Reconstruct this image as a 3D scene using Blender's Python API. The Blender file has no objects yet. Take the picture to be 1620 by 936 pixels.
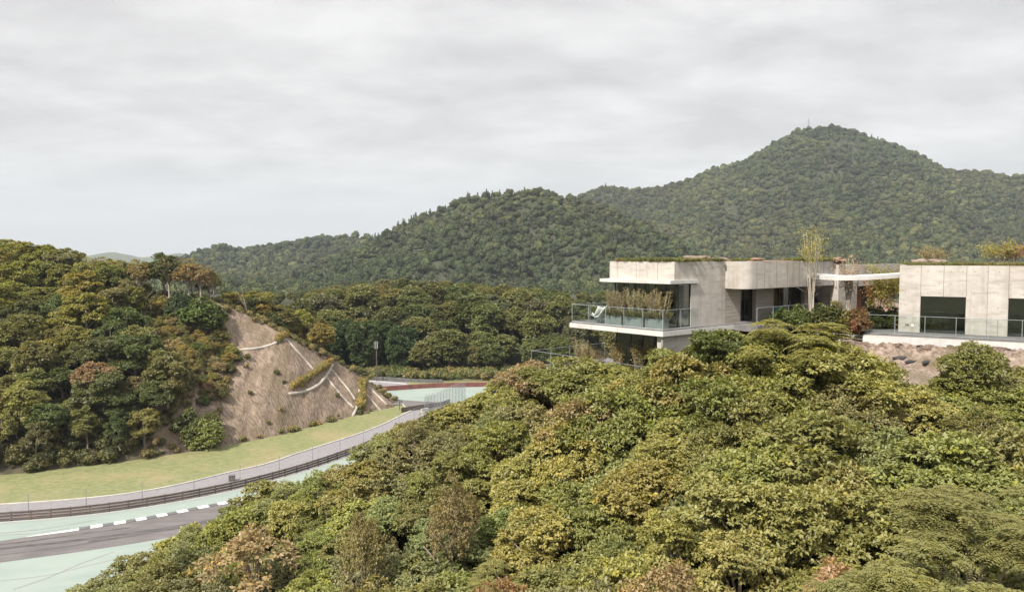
import bpy, bmesh, math, random
import numpy as np
from mathutils import Vector, Matrix
from mathutils.bvhtree import BVHTree

random.seed(7)
SC = bpy.context.scene
COL = SC.collection

# ------------------------------------------------------------------ camera
F = 1200.0                      # focal length in pixels of the 1620 px wide photograph
TH = math.radians(3.0)          # looking slightly down
CT, ST = math.cos(TH), math.sin(TH)
cam_d = bpy.data.cameras.new('camera')
cam_d.sensor_width = 36.0
cam_d.lens = F / 1620 * 36
cam_d.clip_start = 0.1
cam_d.clip_end = 30000
cam = bpy.data.objects.new('camera', cam_d)
cam.location = (0, 0, 0)
cam.rotation_euler = (math.radians(90) - TH, 0, 0)
COL.objects.link(cam)
SC.camera = cam

# ------------------------------------------------------------------ light, sky, exposure
SUN_EL, SUN_AZ = math.radians(47), math.radians(219)     # azimuth from +Y clockwise: behind the camera, to its left
sd = Vector((math.sin(SUN_AZ) * math.cos(SUN_EL), math.cos(SUN_AZ) * math.cos(SUN_EL), math.sin(SUN_EL)))
sl = bpy.data.lights.new('sun', 'SUN')
sl.energy = 4.2
sl.angle = math.radians(3)
sl.color = (1.0, 0.94, 0.85)
so = bpy.data.objects.new('sun', sl)
so.rotation_euler = sd.to_track_quat('Z', 'Y').to_euler()
COL.objects.link(so)

W = bpy.data.worlds.new("World")
SC.world = W
W.use_nodes = True
wt = W.node_tree
wt.nodes.clear()
def wn(t, **k):
    n = wt.nodes.new(t)
    for a, b in k.items():
        setattr(n, a, b)
    return n
def wl(a, b): wt.links.new(a, b)
out = wn('ShaderNodeOutputWorld')
bg1 = wn('ShaderNodeBackground'); bg1.inputs['Strength'].default_value = 0.10
bg2 = wn('ShaderNodeBackground'); bg2.inputs['Strength'].default_value = 1.0
mix = wn('ShaderNodeMixShader')
sky = wn('ShaderNodeTexSky', sky_type='NISHITA')
sky.sun_disc = False
sky.sun_elevation = SUN_EL
sky.sun_rotation = SUN_AZ
sky.air_density = 1.2; sky.dust_density = 2.5
wl(sky.outputs[0], bg1.inputs['Color'])
tc = wn('ShaderNodeTexCoord')
sep = wn('ShaderNodeSeparateXYZ'); wl(tc.outputs['Generated'], sep.inputs[0])
zz = wn('ShaderNodeMath', operation='MAXIMUM'); wl(sep.outputs['Z'], zz.inputs[0]); zz.inputs[1].default_value = 0.0
za = wn('ShaderNodeMath', operation='ADD'); wl(zz.outputs[0], za.inputs[0]); za.inputs[1].default_value = 0.17
dx = wn('ShaderNodeMath', operation='DIVIDE'); wl(sep.outputs['X'], dx.inputs[0]); wl(za.outputs[0], dx.inputs[1])
dy = wn('ShaderNodeMath', operation='DIVIDE'); wl(sep.outputs['Y'], dy.inputs[0]); wl(za.outputs[0], dy.inputs[1])
cmb = wn('ShaderNodeCombineXYZ'); wl(dx.outputs[0], cmb.inputs[0]); wl(dy.outputs[0], cmb.inputs[1])
mp = wn('ShaderNodeMapping'); wl(cmb.outputs[0], mp.inputs['Vector'])
mp.inputs['Scale'].default_value = (0.95, 1.25, 1); mp.inputs['Rotation'].default_value = (0, 0, 0.25)
n1 = wn('ShaderNodeTexNoise'); n1.inputs['Scale'].default_value = 1.5; n1.inputs['Detail'].default_value = 9; n1.inputs['Roughness'].default_value = 0.58
n1.inputs['Distortion'].default_value = 0.15
wl(mp.outputs[0], n1.inputs['Vector'])
r1 = wn('ShaderNodeValToRGB'); wl(n1.outputs['Fac'], r1.inputs[0])
r1.color_ramp.elements[0].position = 0.36; r1.color_ramp.elements[0].color = (0.42, 0.412, 0.411, 1)
r1.color_ramp.elements[1].position = 0.64; r1.color_ramp.elements[1].color = (0.585, 0.576, 0.570, 1)
# the cloud deck thins towards the horizon, where paler bluish air shows
rz = wn('ShaderNodeMapRange'); wl(sep.outputs['Z'], rz.inputs['Value'])
rz.inputs['From Min'].default_value = -0.02; rz.inputs['From Max'].default_value = 0.20
rz.interpolation_type = 'SMOOTHSTEP'
hz = wn('ShaderNodeMixRGB'); wl(rz.outputs[0], hz.inputs['Fac'])
hz.inputs['Color1'].default_value = (0.455, 0.472, 0.486, 1)
wl(r1.outputs[0], hz.inputs['Color2'])
wl(hz.outputs[0], bg2.inputs['Color'])
# an overcast sky is brighter overhead than towards the horizon
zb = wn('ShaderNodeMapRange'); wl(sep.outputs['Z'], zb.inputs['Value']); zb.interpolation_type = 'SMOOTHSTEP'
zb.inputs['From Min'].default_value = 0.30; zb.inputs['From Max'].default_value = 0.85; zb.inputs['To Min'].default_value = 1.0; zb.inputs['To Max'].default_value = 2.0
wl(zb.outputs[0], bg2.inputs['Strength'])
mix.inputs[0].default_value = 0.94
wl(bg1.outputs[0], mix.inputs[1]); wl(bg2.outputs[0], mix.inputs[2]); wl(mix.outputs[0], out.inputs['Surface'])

SC.view_settings.view_transform = 'Standard'
SC.view_settings.look = 'None'
SC.view_settings.exposure = 0.7
SC.view_settings.gamma = 1.0
SC.view_settings.use_curve_mapping = False
SC.render.engine = 'CYCLES'
cy = SC.cycles
cy.use_denoising = True
cy.max_bounces = 6; cy.diffuse_bounces = 3; cy.glossy_bounces = 3; cy.transmission_bounces = 4
cy.transparent_max_bounces = 12; cy.volume_bounces = 0
cy.caustics_reflective = False; cy.caustics_refractive = False
SC.render.film_transparent = False
SC.cycles.use_light_tree = False

# ------------------------------------------------------------------ helpers
def ray(px, py):
    xr, yu = (px - 810.0) / F, (468.0 - py) / F
    return Vector((xr, CT + yu * ST, -ST + yu * CT))
def Pz(px, py, z):
    d = ray(px, py); return d * (z / d.z)
def Pd(px, py, Y):
    d = ray(px, py); return d * (Y / d.y)
def proj(p):
    f = p[1] * CT - p[2] * ST
    u = p[1] * ST + p[2] * CT
    return 810 + F * p[0] / f, 468 - F * u / f

def prop(o, label=None, cat=None, group=None, kind=None):
    if label: o['label'] = label
    if cat: o['category'] = cat
    if group: o['group'] = group
    if kind: o['kind'] = kind
    return o
def link(o, parent=None):
    COL.objects.link(o)
    if parent is not None: o.parent = parent
    return o
def empty(name, loc=(0, 0, 0), rz=0.0):
    o = bpy.data.objects.new(name, None)
    o.location = loc; o.rotation_euler = (0, 0, rz); o.empty_display_size = 0.3
    return link(o)

class MB:
    """collects verts / faces / material slots; build() makes one mesh object"""
    def __init__(s): s.v = []; s.f = []; s.m = []
    def add(s, vs, fs, mi=0):
        b = len(s.v); s.v += [tuple(v) for v in vs]
        s.f += [tuple(b + i for i in f) for f in fs]; s.m += [mi] * len(fs)
    def box(s, x0, x1, y0, y1, z0, z1, mi=0):
        vs = [(x0, y0, z0), (x1, y0, z0), (x1, y1, z0), (x0, y1, z0), (x0, y0, z1), (x1, y0, z1), (x1, y1, z1), (x0, y1, z1)]
        s.add(vs, [(0, 3, 2, 1), (4, 5, 6, 7), (0, 1, 5, 4), (1, 2, 6, 5), (2, 3, 7, 6), (3, 0, 4, 7)], mi)
    def prism(s, pts, z0, z1, mi=0):
        n = len(pts)
        vs = [(p[0], p[1], z0) for p in pts] + [(p[0], p[1], z1) for p in pts]
        s.add(vs, [tuple(range(n - 1, -1, -1)), tuple(range(n, 2 * n))] + [(i, (i + 1) % n, n + (i + 1) % n, n + i) for i in range(n)], mi)
    def bar(s, a, b, r, r2=None, n=6, mi=0):
        s.tube([a, b], [r, r if r2 is None else r2], n, mi)
    def tube(s, pts, rad, n=6, mi=0):
        pts = [Vector(p) for p in pts]
        if not isinstance(rad, (list, tuple)): rad = [rad] * len(pts)
        rings = []
        for i, p in enumerate(pts):
            d = (pts[min(i + 1, len(pts) - 1)] - pts[max(i - 1, 0)])
            d = d.normalized() if d.length > 1e-9 else Vector((0, 0, 1))
            a = d.cross(Vector((0.13, 0.31, 1)) if abs(d.z) < 0.9 else Vector((1, 0.2, 0))).normalized()
            b = d.cross(a)
            rings.append([p + (a * math.cos(t) + b * math.sin(t)) * rad[i] for t in [2 * math.pi * k / n for k in range(n)]])
        vs = [v for r in rings for v in r]
        fs = []
        for i in range(len(pts) - 1):
            for k in range(n):
                k2 = (k + 1) % n
                fs.append((i * n + k, i * n + k2, (i + 1) * n + k2, (i + 1) * n + k))
        fs.append(tuple(range(n - 1, -1, -1))); L = (len(pts) - 1) * n
        fs.append(tuple(L + k for k in range(n)))
        s.add(vs, fs, mi)
    def mesh(s, name, mats, smooth=False):
        me = bpy.data.meshes.new(name)
        me.from_pydata(s.v, [], s.f)
        for m in (mats if isinstance(mats, (list, tuple)) else [mats]): me.materials.append(m)
        me.polygons.foreach_set('material_index', s.m)
        if smooth: me.polygons.foreach_set('use_smooth', [True] * len(s.f))
        me.update()
        return me
    def build(s, name, mats, parent=None, smooth=False):
        return link(bpy.data.objects.new(name, s.mesh(name, mats, smooth)), parent)

# ---- materials
def nodes(name):
    m = bpy.data.materials.new(name); m.use_nodes = True
    t = m.node_tree; t.nodes.clear()
    o = t.nodes.new('ShaderNodeOutputMaterial')
    return m, t, o
def surf(name, c1, c2, scale=1.0, rough=0.85, bump=0.0, bscale=None, stretch=(1, 1, 1), rot=0.0, detail=6, lo=0.35, hi=0.65, c3=None, s3=0.2, spec=0.3, f3=0.5, coord='Position', metal=0.0, streak=0.0):
    """two colours mixed by noise in real space, a third in large soft patches"""
    m, t, o = nodes(name)
    N = t.nodes.new; L = t.links.new
    b = N('ShaderNodeBsdfPrincipled'); L(b.outputs[0], o.inputs['Surface'])
    b.inputs['Roughness'].default_value = rough; b.inputs['Specular IOR Level'].default_value = spec; b.inputs['Metallic'].default_value = metal
    if coord == 'Position':
        g = N('ShaderNodeNewGeometry').outputs['Position']
    else:
        g = N('ShaderNodeTexCoord').outputs['Object']
    r_ = N('ShaderNodeMapping'); r_.inputs['Rotation'].default_value = (0, 0, rot); L(g, r_.inputs['Vector'])
    mp = N('ShaderNodeMapping'); L(r_.outputs[0], mp.inputs['Vector']); mp.inputs['Scale'].default_value = stretch
    n = N('ShaderNodeTexNoise'); L(mp.outputs[0], n.inputs['Vector']); n.inputs['Scale'].default_value = scale; n.inputs['Detail'].default_value = detail
    n.inputs['Roughness'].default_value = 0.62
    r = N('ShaderNodeMapRange'); L(n.outputs['Fac'], r.inputs['Value']); r.inputs['From Min'].default_value = lo; r.inputs['From Max'].default_value = hi
    mx = N('ShaderNodeMixRGB'); L(r.outputs[0], mx.inputs['Fac'])
    mx.inputs['Color1'].default_value = (*c1, 1); mx.inputs['Color2'].default_value = (*c2, 1)
    last = mx.outputs[0]
    if c3:
        n3 = N('ShaderNodeTexNoise'); L(r_.outputs[0], n3.inputs['Vector']); n3.inputs['Scale'].default_value = s3; n3.inputs['Detail'].default_value = 4
        r3 = N('ShaderNodeMapRange'); L(n3.outputs['Fac'], r3.inputs['Value']); r3.inputs['From Min'].default_value = 0.45; r3.inputs['From Max'].default_value = 0.68
        r3.inputs['To Max'].default_value = f3
        m3 = N('ShaderNodeMixRGB'); L(r3.outputs[0], m3.inputs['Fac']); L(last, m3.inputs['Color1']); m3.inputs['Color2'].default_value = (*c3, 1)
        last = m3.outputs[0]
    if streak:
        ms = N('ShaderNodeMapping'); L(g, ms.inputs['Vector']); ms.inputs['Scale'].default_value = (3.2, 3.2, .22)
        ns = N('ShaderNodeTexNoise'); L(ms.outputs[0], ns.inputs['Vector']); ns.inputs['Scale'].default_value = 1.0; ns.inputs['Detail'].default_value = 5
        rs_ = N('ShaderNodeMapRange'); L(ns.outputs['Fac'], rs_.inputs['Value']); rs_.inputs['From Min'].default_value = .5; rs_.inputs['From Max'].default_value = .75; rs_.inputs['To Max'].default_value = streak
        mv = N('ShaderNodeMapping'); L(g, mv.inputs['Vector']); mv.inputs['Rotation'].default_value = (0, .75, .4); mv.inputs['Scale'].default_value = (.8, .8, 5)
        nv = N('ShaderNodeTexNoise'); L(mv.outputs[0], nv.inputs['Vector']); nv.inputs['Scale'].default_value = .9; nv.inputs['Detail'].default_value = 7
        rv = N('ShaderNodeMapRange'); L(nv.outputs['Fac'], rv.inputs['Value']); rv.inputs['From Min'].default_value = .52; rv.inputs['From Max'].default_value = .66; rv.inputs['To Max'].default_value = streak * .9
        mxs = N('ShaderNodeMath'); mxs.operation = 'MAXIMUM'; L(rs_.outputs[0], mxs.inputs[0]); L(rv.outputs[0], mxs.inputs[1])
        m5 = N('ShaderNodeMixRGB'); m5.blend_type = 'MULTIPLY'; L(mxs.outputs[0], m5.inputs['Fac']); L(last, m5.inputs['Color1']); m5.inputs['Color2'].default_value = (.50, .44, .37, 1)
        last = m5.outputs[0]
    L(last, b.inputs['Base Color'])
    if bump:
        nb = N('ShaderNodeTexNoise'); L(mp.outputs[0], nb.inputs['Vector']); nb.inputs['Scale'].default_value = bscale or scale * 2; nb.inputs['Detail'].default_value = 8
        bp = N('ShaderNodeBump'); L(nb.outputs['Fac'], bp.inputs['Height']); bp.inputs['Strength'].default_value = 1.0; bp.inputs['Distance'].default_value = bump
        L(bp.outputs[0], b.inputs['Normal'])
    return m
def foliage(name, source):
    """source 'object': the colour of the plant object; 'instancer': per scattered plant"""
    m, t, o = nodes(name)
    N = t.nodes.new; L = t.links.new
    if source == 'object':
        c = N('ShaderNodeObjectInfo').outputs['Color']
    else:
        a = N('ShaderNodeAttribute'); a.attribute_type = 'INSTANCER'; a.attribute_name = 'tcol'; c = a.outputs['Color']
    ti = N('ShaderNodeAttribute'); ti.attribute_name = 'tint'
    ra = N('ShaderNodeValToRGB'); L(ti.outputs['Fac'], ra.inputs[0])
    e = ra.color_ramp.elements
    e[0].position = 0; e[0].color = (0.80, 0.84, 0.72, 1)
    e[1].position = 1; e[1].color = (1.6, 1.42, 0.75, 1)
    k = e.new(0.45); k.color = (1.32, 1.24, 1.04, 1)
    k = e.new(0.80); k.color = (1.5, 1.42, 1.1, 1)
    k = e.new(0.93); k.color = (1.65, 1.48, 0.75, 1)
    mu = N('ShaderNodeMixRGB'); mu.blend_type = 'MULTIPLY'; mu.inputs['Fac'].default_value = 1
    L(c, mu.inputs['Color1']); L(ra.outputs[0], mu.inputs['Color2'])
    d = N('ShaderNodeBsdfDiffuse'); L(mu.outputs[0], d.inputs['Color'])
    tr = N('ShaderNodeBsdfTranslucent')
    ty = N('ShaderNodeMixRGB'); ty.blend_type = 'MULTIPLY'; ty.inputs['Fac'].default_value = 1; L(mu.outputs[0], ty.inputs['Color1']); ty.inputs['Color2'].default_value = (1.2, 1.15, 0.6, 1)
    L(ty.outputs[0], tr.inputs['Color'])
    s = N('ShaderNodeMixShader'); s.inputs[0].default_value = 0.28; L(d.outputs[0], s.inputs[1]); L(tr.outputs[0], s.inputs[2])
    g = N('ShaderNodeBsdfGlossy'); g.inputs['Roughness'].default_value = 0.5
    s2 = N('ShaderNodeMixShader'); s2.inputs[0].default_value = 0.035; L(s.outputs[0], s2.inputs[1]); L(g.outputs[0], s2.inputs[2])
    L(s2.outputs[0], o.inputs['Surface'])
    return m
def glass(name, tint, refl=1.0, clear=0.8):
    m, t, o = nodes(name)
    N = t.nodes.new; L = t.links.new
    tr = N('ShaderNodeBsdfTransparent'); tr.inputs['Color'].default_value = (*[c * clear for c in tint], 1)
    g = N('ShaderNodeBsdfGlossy'); g.inputs['Roughness'].default_value = 0.02; g.inputs['Color'].default_value = (0.9, 0.95, 0.93, 1)
    f = N('ShaderNodeLayerWeight'); f.inputs['Blend'].default_value = 0.5
    p5 = N('ShaderNodeMath'); p5.operation = 'POWER'; p5.inputs[1].default_value = 4.5; L(f.outputs['Facing'], p5.inputs[0])
    k = N('ShaderNodeMath'); k.operation = 'MULTIPLY_ADD'; k.inputs[1].default_value = .8 * refl; k.inputs[2].default_value = .06 * refl; L(p5.outputs[0], k.inputs[0])
    s = N('ShaderNodeMixShader'); L(k.outputs[0], s.inputs[0]); L(tr.outputs[0], s.inputs[1]); L(g.outputs[0], s.inputs[2])
    L(s.outputs[0], o.inputs['Surface'])
    return m

M = {}
M['leaf'] = foliage('leaf_by_plant', 'object')
M['leafi'] = foliage('leaf_scattered', 'instancer')
M['bark'] = surf('bark', (0.16, 0.12, 0.09), (0.30, 0.25, 0.20), 3.0, 0.95, 0.02, stretch=(1, 1, .2), coord='Object')
M['bark_pale'] = surf('bark_pale', (0.30, 0.26, 0.21), (0.46, 0.41, 0.35), 2.0, 0.9, 0.02, stretch=(1, 1, .2), coord='Object')
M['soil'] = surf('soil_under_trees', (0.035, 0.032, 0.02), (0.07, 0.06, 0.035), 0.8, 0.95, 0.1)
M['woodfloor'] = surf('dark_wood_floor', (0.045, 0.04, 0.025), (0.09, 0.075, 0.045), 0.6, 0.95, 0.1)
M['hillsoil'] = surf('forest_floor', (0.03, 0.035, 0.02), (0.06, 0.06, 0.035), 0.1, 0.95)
M['scrubsoil'] = surf('scrub_soil', (0.15, 0.11, 0.075), (0.26, 0.20, 0.14), 0.9, 0.95, 0.12, c3=(0.09, 0.08, 0.04), s3=0.12)
M['cut'] = surf('netted_cut_slope', (0.125, 0.088, 0.064), (0.285, 0.22, 0.168), 2.0, 0.95, 0.3, bscale=3.0, stretch=(0.35, 1.3, 0.55), rot=0.57, lo=.34, hi=.64, detail=9, c3=(0.13, 0.10, 0.06), s3=0.22, f3=0.75)
M['lawn'] = surf('lawn', (0.13, 0.15, 0.058), (0.215, 0.21, 0.10), 1.6, 0.95, 0.03, c3=(0.27, 0.215, 0.12), s3=0.10, f3=0.75, stretch=(.5, 1, 1))
M['meadow'] = surf('ground', (0.07, 0.08, 0.035), (0.13, 0.12, 0.06), 0.2, 0.95)
M['service'] = surf('service_road', (0.195, 0.183, 0.19), (0.24, 0.226, 0.232), 1.4, 0.9, c3=(0.20, 0.185, 0.19), s3=0.2)
M['asphalt'] = surf('track_asphalt', (0.12, 0.108, 0.106), (0.165, 0.148, 0.145), 0.9, 0.85, stretch=(0.25, 1.3, 1), rot=-0.12, c3=(0.10, 0.092, 0.092), s3=0.3, f3=0.6)
M['green'] = surf('green_runoff', (0.215, 0.262, 0.236), (0.258, 0.302, 0.272), 0.25, 0.85, stretch=(0.5, 1.3, 1), rot=-0.2, c3=(0.265, 0.30, 0.27), s3=0.5)
M['rubber'] = surf('tyre_rubber_marks', (0.055, 0.05, 0.05), (0.12, 0.11, 0.108), 1.6, 0.8, stretch=(0.35, 2, 1), rot=-0.12)
M['white'] = surf('white_paint', (0.72, 0.72, 0.70), (0.82, 0.81, 0.79), 1.5, 0.7)
M['dark'] = surf('dark_paint', (0.10, 0.10, 0.10), (0.14, 0.14, 0.14), 2, 0.7)
M['kerbline'] = surf('pale_concrete_edge', (0.36, 0.335, 0.31), (0.47, 0.44, 0.41), 0.8, 0.9)
M['rail'] = surf('weathered_dark_rail', (0.075, 0.055, 0.048), (0.14, 0.11, 0.095), 1.2, 0.7, stretch=(.3, .3, 2))
M['redwall'] = surf('dark_red_barrier', (0.14, 0.05, 0.045), (0.20, 0.085, 0.07), 1.2, 0.8)
M['galv'] = surf('galvanised_steel', (0.26, 0.27, 0.28), (0.36, 0.37, 0.38), 2, 0.5, metal=0.3)
M['concrete'] = surf('board_marked_concrete', (0.42, 0.388, 0.352), (0.51, 0.478, 0.44), 1.6, 0.85, 0.008, bscale=6, stretch=(1, 1, 1.4), c3=(0.36, 0.32, 0.28), s3=0.7, f3=0.4, streak=.42)
M['lightcon'] = surf('pale_slab_concrete', (0.50, 0.485, 0.465), (0.57, 0.555, 0.535), 0.9, 0.8, c3=(0.43, 0.41, 0.39), s3=0.6, streak=.25)
M['brick'] = surf('lined_concrete', (0.28, 0.245, 0.21), (0.41, 0.37, 0.325), 1.5, 0.9, 0.02, bscale=2, stretch=(0.5, .5, 9))
M['joint'] = surf('joint_shadow_gap', (0.13, 0.125, 0.12), (0.18, 0.17, 0.16), 3, 0.9)
M['frame'] = surf('dark_window_frame', (0.02, 0.02, 0.02), (0.03, 0.03, 0.03), 3, 0.4)
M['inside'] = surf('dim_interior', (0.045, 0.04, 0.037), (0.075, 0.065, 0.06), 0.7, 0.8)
M['curtain'] = surf('curtain', (0.30, 0.27, 0.24), (0.42, 0.38, 0.34), 3, 0.9, stretch=(4, 4, .2))
M['wood'] = surf('reddish_wood', (0.22, 0.075, 0.035), (0.34, 0.13, 0.06), 2.0, 0.7, stretch=(4, 4, .4))
M['deck'] = surf('grey_deck', (0.13, 0.125, 0.12), (0.19, 0.18, 0.175), 2, 0.8)
M['glass'] = glass('clear_railing_glass', (0.86, 0.93, 0.91), 0.7, 0.92)
M['winglass'] = glass('window_glass', (0.8, 0.86, 0.84), 1.3, 0.85)
M['planter'] = surf('blue_grey_planter', (0.20, 0.22, 0.215), (0.26, 0.275, 0.27), 2, 0.8)
M['rock'] = surf('pinkish_rock', (0.17, 0.125, 0.095), (0.36, 0.285, 0.24), 3.5, 0.95, 0.15, bscale=7, c3=(0.13, 0.10, 0.06), s3=0.7, f3=0.8)
M['gravel'] = surf('stony_earth', (0.13, 0.095, 0.07), (0.30, 0.24, 0.20), 5.0, 0.95, 0.1, c3=(0.10, 0.09, 0.045), s3=0.6, f3=0.8)
M['dirt'] = surf('earth', (0.17, 0.10, 0.07), (0.30, 0.20, 0.15), 2, 0.95, 0.1)
M['chair'] = surf('white_shell', (0.74, 0.73, 0.71), (0.80, 0.79, 0.77), 1, 0.5)
M['blackbag'] = surf('black_sandbag', (0.03, 0.03, 0.032), (0.06, 0.06, 0.06), 3, 0.8, 0.02)
M['drain'] = surf('drain_concrete', (0.31, 0.275, 0.24), (0.46, 0.42, 0.37), 1.5, 0.95, 0.05, bscale=3)
M['teal'] = surf('teal_fabric', (0.03, 0.11, 0.12), (0.05, 0.15, 0.16), 3, 0.8)

# ------------------------------------------------------------------ noise on arrays
def vnoise(X, Y, sc, seed):
    rs = np.random.RandomState(seed); G = rs.rand(256, 256)
    x = X / sc; y = Y / sc
    xi = np.floor(x).astype(int); yi = np.floor(y).astype(int)
    fx = x - xi; fy = y - yi; fx = fx * fx * (3 - 2 * fx); fy = fy * fy * (3 - 2 * fy)
    g = lambda i, j: G[i % 256, j % 256]
    return (g(xi, yi) * (1 - fx) + g(xi + 1, yi) * fx) * (1 - fy) + (g(xi, yi + 1) * (1 - fx) + g(xi + 1, yi + 1) * fx) * fy
def fbm(X, Y, sc, octs=4, seed=0, ridged=False):
    X = np.asarray(X, float); Y = np.asarray(Y, float)
    s = 0; a = 1.0; tot = 0
    for k in range(octs):
        n = vnoise(X, Y, sc / 2 ** k, seed + k)
        if ridged: n = 1 - abs(2 * n - 1)
        s = s + a * n; tot += a; a *= 0.5
    return s / tot

def grid_mesh(name, P, mats, smooth=True, mask=None):
    """P: (rows, cols, 3) points"""
    r, c, _ = P.shape
    idx = np.arange(r * c).reshape(r, c)
    fs = np.stack([idx[:-1, :-1], idx[:-1, 1:], idx[1:, 1:], idx[1:, :-1]], -1).reshape(-1, 4)
    me = bpy.data.meshes.new(name)
    me.from_pydata(P.reshape(-1, 3).tolist(), [], fs.tolist())
    for m in (mats if isinstance(mats, list) else [mats]): me.materials.append(m)
    if smooth: me.polygons.foreach_set('use_smooth', [True] * len(me.polygons))
    if mask is not None: me.polygons.foreach_set('material_index', mask.reshape(-1).astype(int).tolist())
    me.update()
    return me

# ------------------------------------------------------------------ plants
def leaf_mesh(name, P, D, N, L, Wd, tint, mat, fold=0.22, droop=0.12):
    n = len(P)
    D = D / (np.linalg.norm(D, axis=1, keepdims=True) + 1e-9)
    S = np.cross(D, N); S /= (np.linalg.norm(S, axis=1, keepdims=True) + 1e-9)
    Nn = np.cross(S, D)
    L = L[:, None]; Wd = Wd[:, None]
    v = np.stack([P, P + D * L * .45 + S * Wd * .5 + Nn * fold * Wd, P + D * L - Nn * droop * L, P + D * L * .45 - S * Wd * .5 + Nn * fold * Wd], 1).reshape(-1, 3)
    me = bpy.data.meshes.new(name)
    me.vertices.add(4 * n); me.vertices.foreach_set('co', v.astype(np.float32).ravel())
    me.loops.add(4 * n); me.loops.foreach_set('vertex_index', np.arange(4 * n, dtype=np.int32))
    me.polygons.add(n); me.polygons.foreach_set('loop_start', np.arange(0, 4 * n, 4, dtype=np.int32))
    me.update(calc_edges=True)
    a = me.attributes.new('tint', 'FLOAT', 'FACE'); a.data.foreach_set('value', tint.astype(np.float32))
    me.materials.append(mat)
    return me
def unit(v): return v / (np.linalg.norm(v, axis=-1, keepdims=True) + 1e-9)

def crown_mesh(seed, style, mat, name='crown'):
    """a crown of unit-ish size in metres; trunk base is z = 0. Returns mesh and clump centres."""
    rs = np.random.RandomState(seed)
    s = dict(R=2.0, z0=1.2, z1=4.4, clumps=22, rc=(.55, 1.0), tips=30, leaves=12, L=.17, W=.10, flat=.6, up=.55, shell=.55, spread=1.0, yellow=.05, hemi=-.35)
    s.update(style)
    n = s['clumps']
    # clump centres through the crown volume, most of them near its outer shell
    d = unit(rs.normal(size=(n * 3, 3))); d = d[d[:, 2] > s['hemi']][:n]
    n = len(d)
    rr = (s['shell'] + (1 - s['shell']) * rs.rand(n))[:, None]
    zc, hz_ = (s['z0'] + s['z1']) / 2, (s['z1'] - s['z0']) / 2
    C = d * rr * np.array([s['R'] * s['spread'] * .78, s['R'] * s['spread'] * .78, hz_ * .82]) + np.array([0, 0, zc])
    if s.get('cone'):
        k = np.clip(1.25 - (C[:, 2] - s['z0']) / (s['z1'] - s['z0']), .18, 1.2)[:, None]
        C[:, :2] *= k
    rc = rs.uniform(*s['rc'], n)
    if s.get('cone'): rc = rc * np.clip(k[:, 0], .45, 1)
    T = []; TD = []; cid = []
    for i in range(n):
        m = int(s['tips'] * (rc[i] / s['rc'][1]) ** 2) + 4
        dd = unit(rs.normal(size=(m, 3)) + np.array([0, 0, s['up']]) + d[i] * .5)
        r_ = rs.uniform(.45, 1.0, m)[:, None] ** .5
        T.append(C[i] + dd * r_ * rc[i] * np.array([1, 1, s['flat']])); TD.append(dd); cid += [i] * m
    T = np.concatenate(T); TD = np.concatenate(TD); cid = np.array(cid)
    nt = len(T)
    ctint = rs.rand(n)
    ttint = np.clip(.42 + .22 * (ctint[cid] - .5) + rs.normal(0, .10, nt), 0, 1)
    yel = rs.rand(nt) < s['yellow']
    ttint[yel] = rs.uniform(.8, 1.0, yel.sum())
    P = []; D = []; N = []; tt = []; LL = []
    if s.get('frond'):
        for j in range(s['leaves']):
            az = rs.rand(nt) * 2 * math.pi
            h = np.stack([np.cos(az), np.sin(az), np.full(nt, .35)], 1)
            h = unit(h + TD * .35)
            Lf = s['frond'] * rs.uniform(.7, 1.1, nt)
            side = unit(np.cross(h, np.array([0, 0, 1.0])))
            for q in np.linspace(.15, 1, s['pairs']):
                base = T + h * (q * Lf)[:, None] - np.array([0, 0, 1.0]) * (q * q * Lf * .55)[:, None]
                for sg in (-1, 1):
                    P.append(base); D.append(unit(side * sg + h * .45 - np.array([0, 0, .25]) + rs.normal(0, .1, (nt, 3))))
                    N.append(unit(np.tile([0, 0, 1.0], (nt, 1)) + rs.normal(0, .15, (nt, 3)))); tt.append(np.clip(ttint + rs.normal(0, .05, nt), 0, 1))
                    LL.append(np.full(nt, s['L'] * (1.1 - .5 * q)) * rs.uniform(.85, 1.1, nt))
    else:
        for j in range(s['leaves']):
            h = unit(rs.normal(size=(nt, 3)) * np.array([1, 1, .35]) + TD * .5)
            off = rs.uniform(0, s['L'] * .5, nt)[:, None]
            P.append(T + h * off); D.append(h + np.array([0, 0, -.15]))
            N.append(unit(np.array([0, 0, 1.0]) + TD * .6 + rs.normal(0, .35, (nt, 3))))
            tt.append(np.clip(ttint + rs.normal(0, .09, nt), 0, 1))
            LL.append(s['L'] * rs.uniform(.7, 1.25, nt))
    P = np.concatenate(P); D = np.concatenate(D); N = np.concatenate(N); tt = np.concatenate(tt); LL = np.concatenate(LL)
    return leaf_mesh(name, P, D, N, LL, LL * s['W'] / s['L'], tt, mat), C

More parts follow.
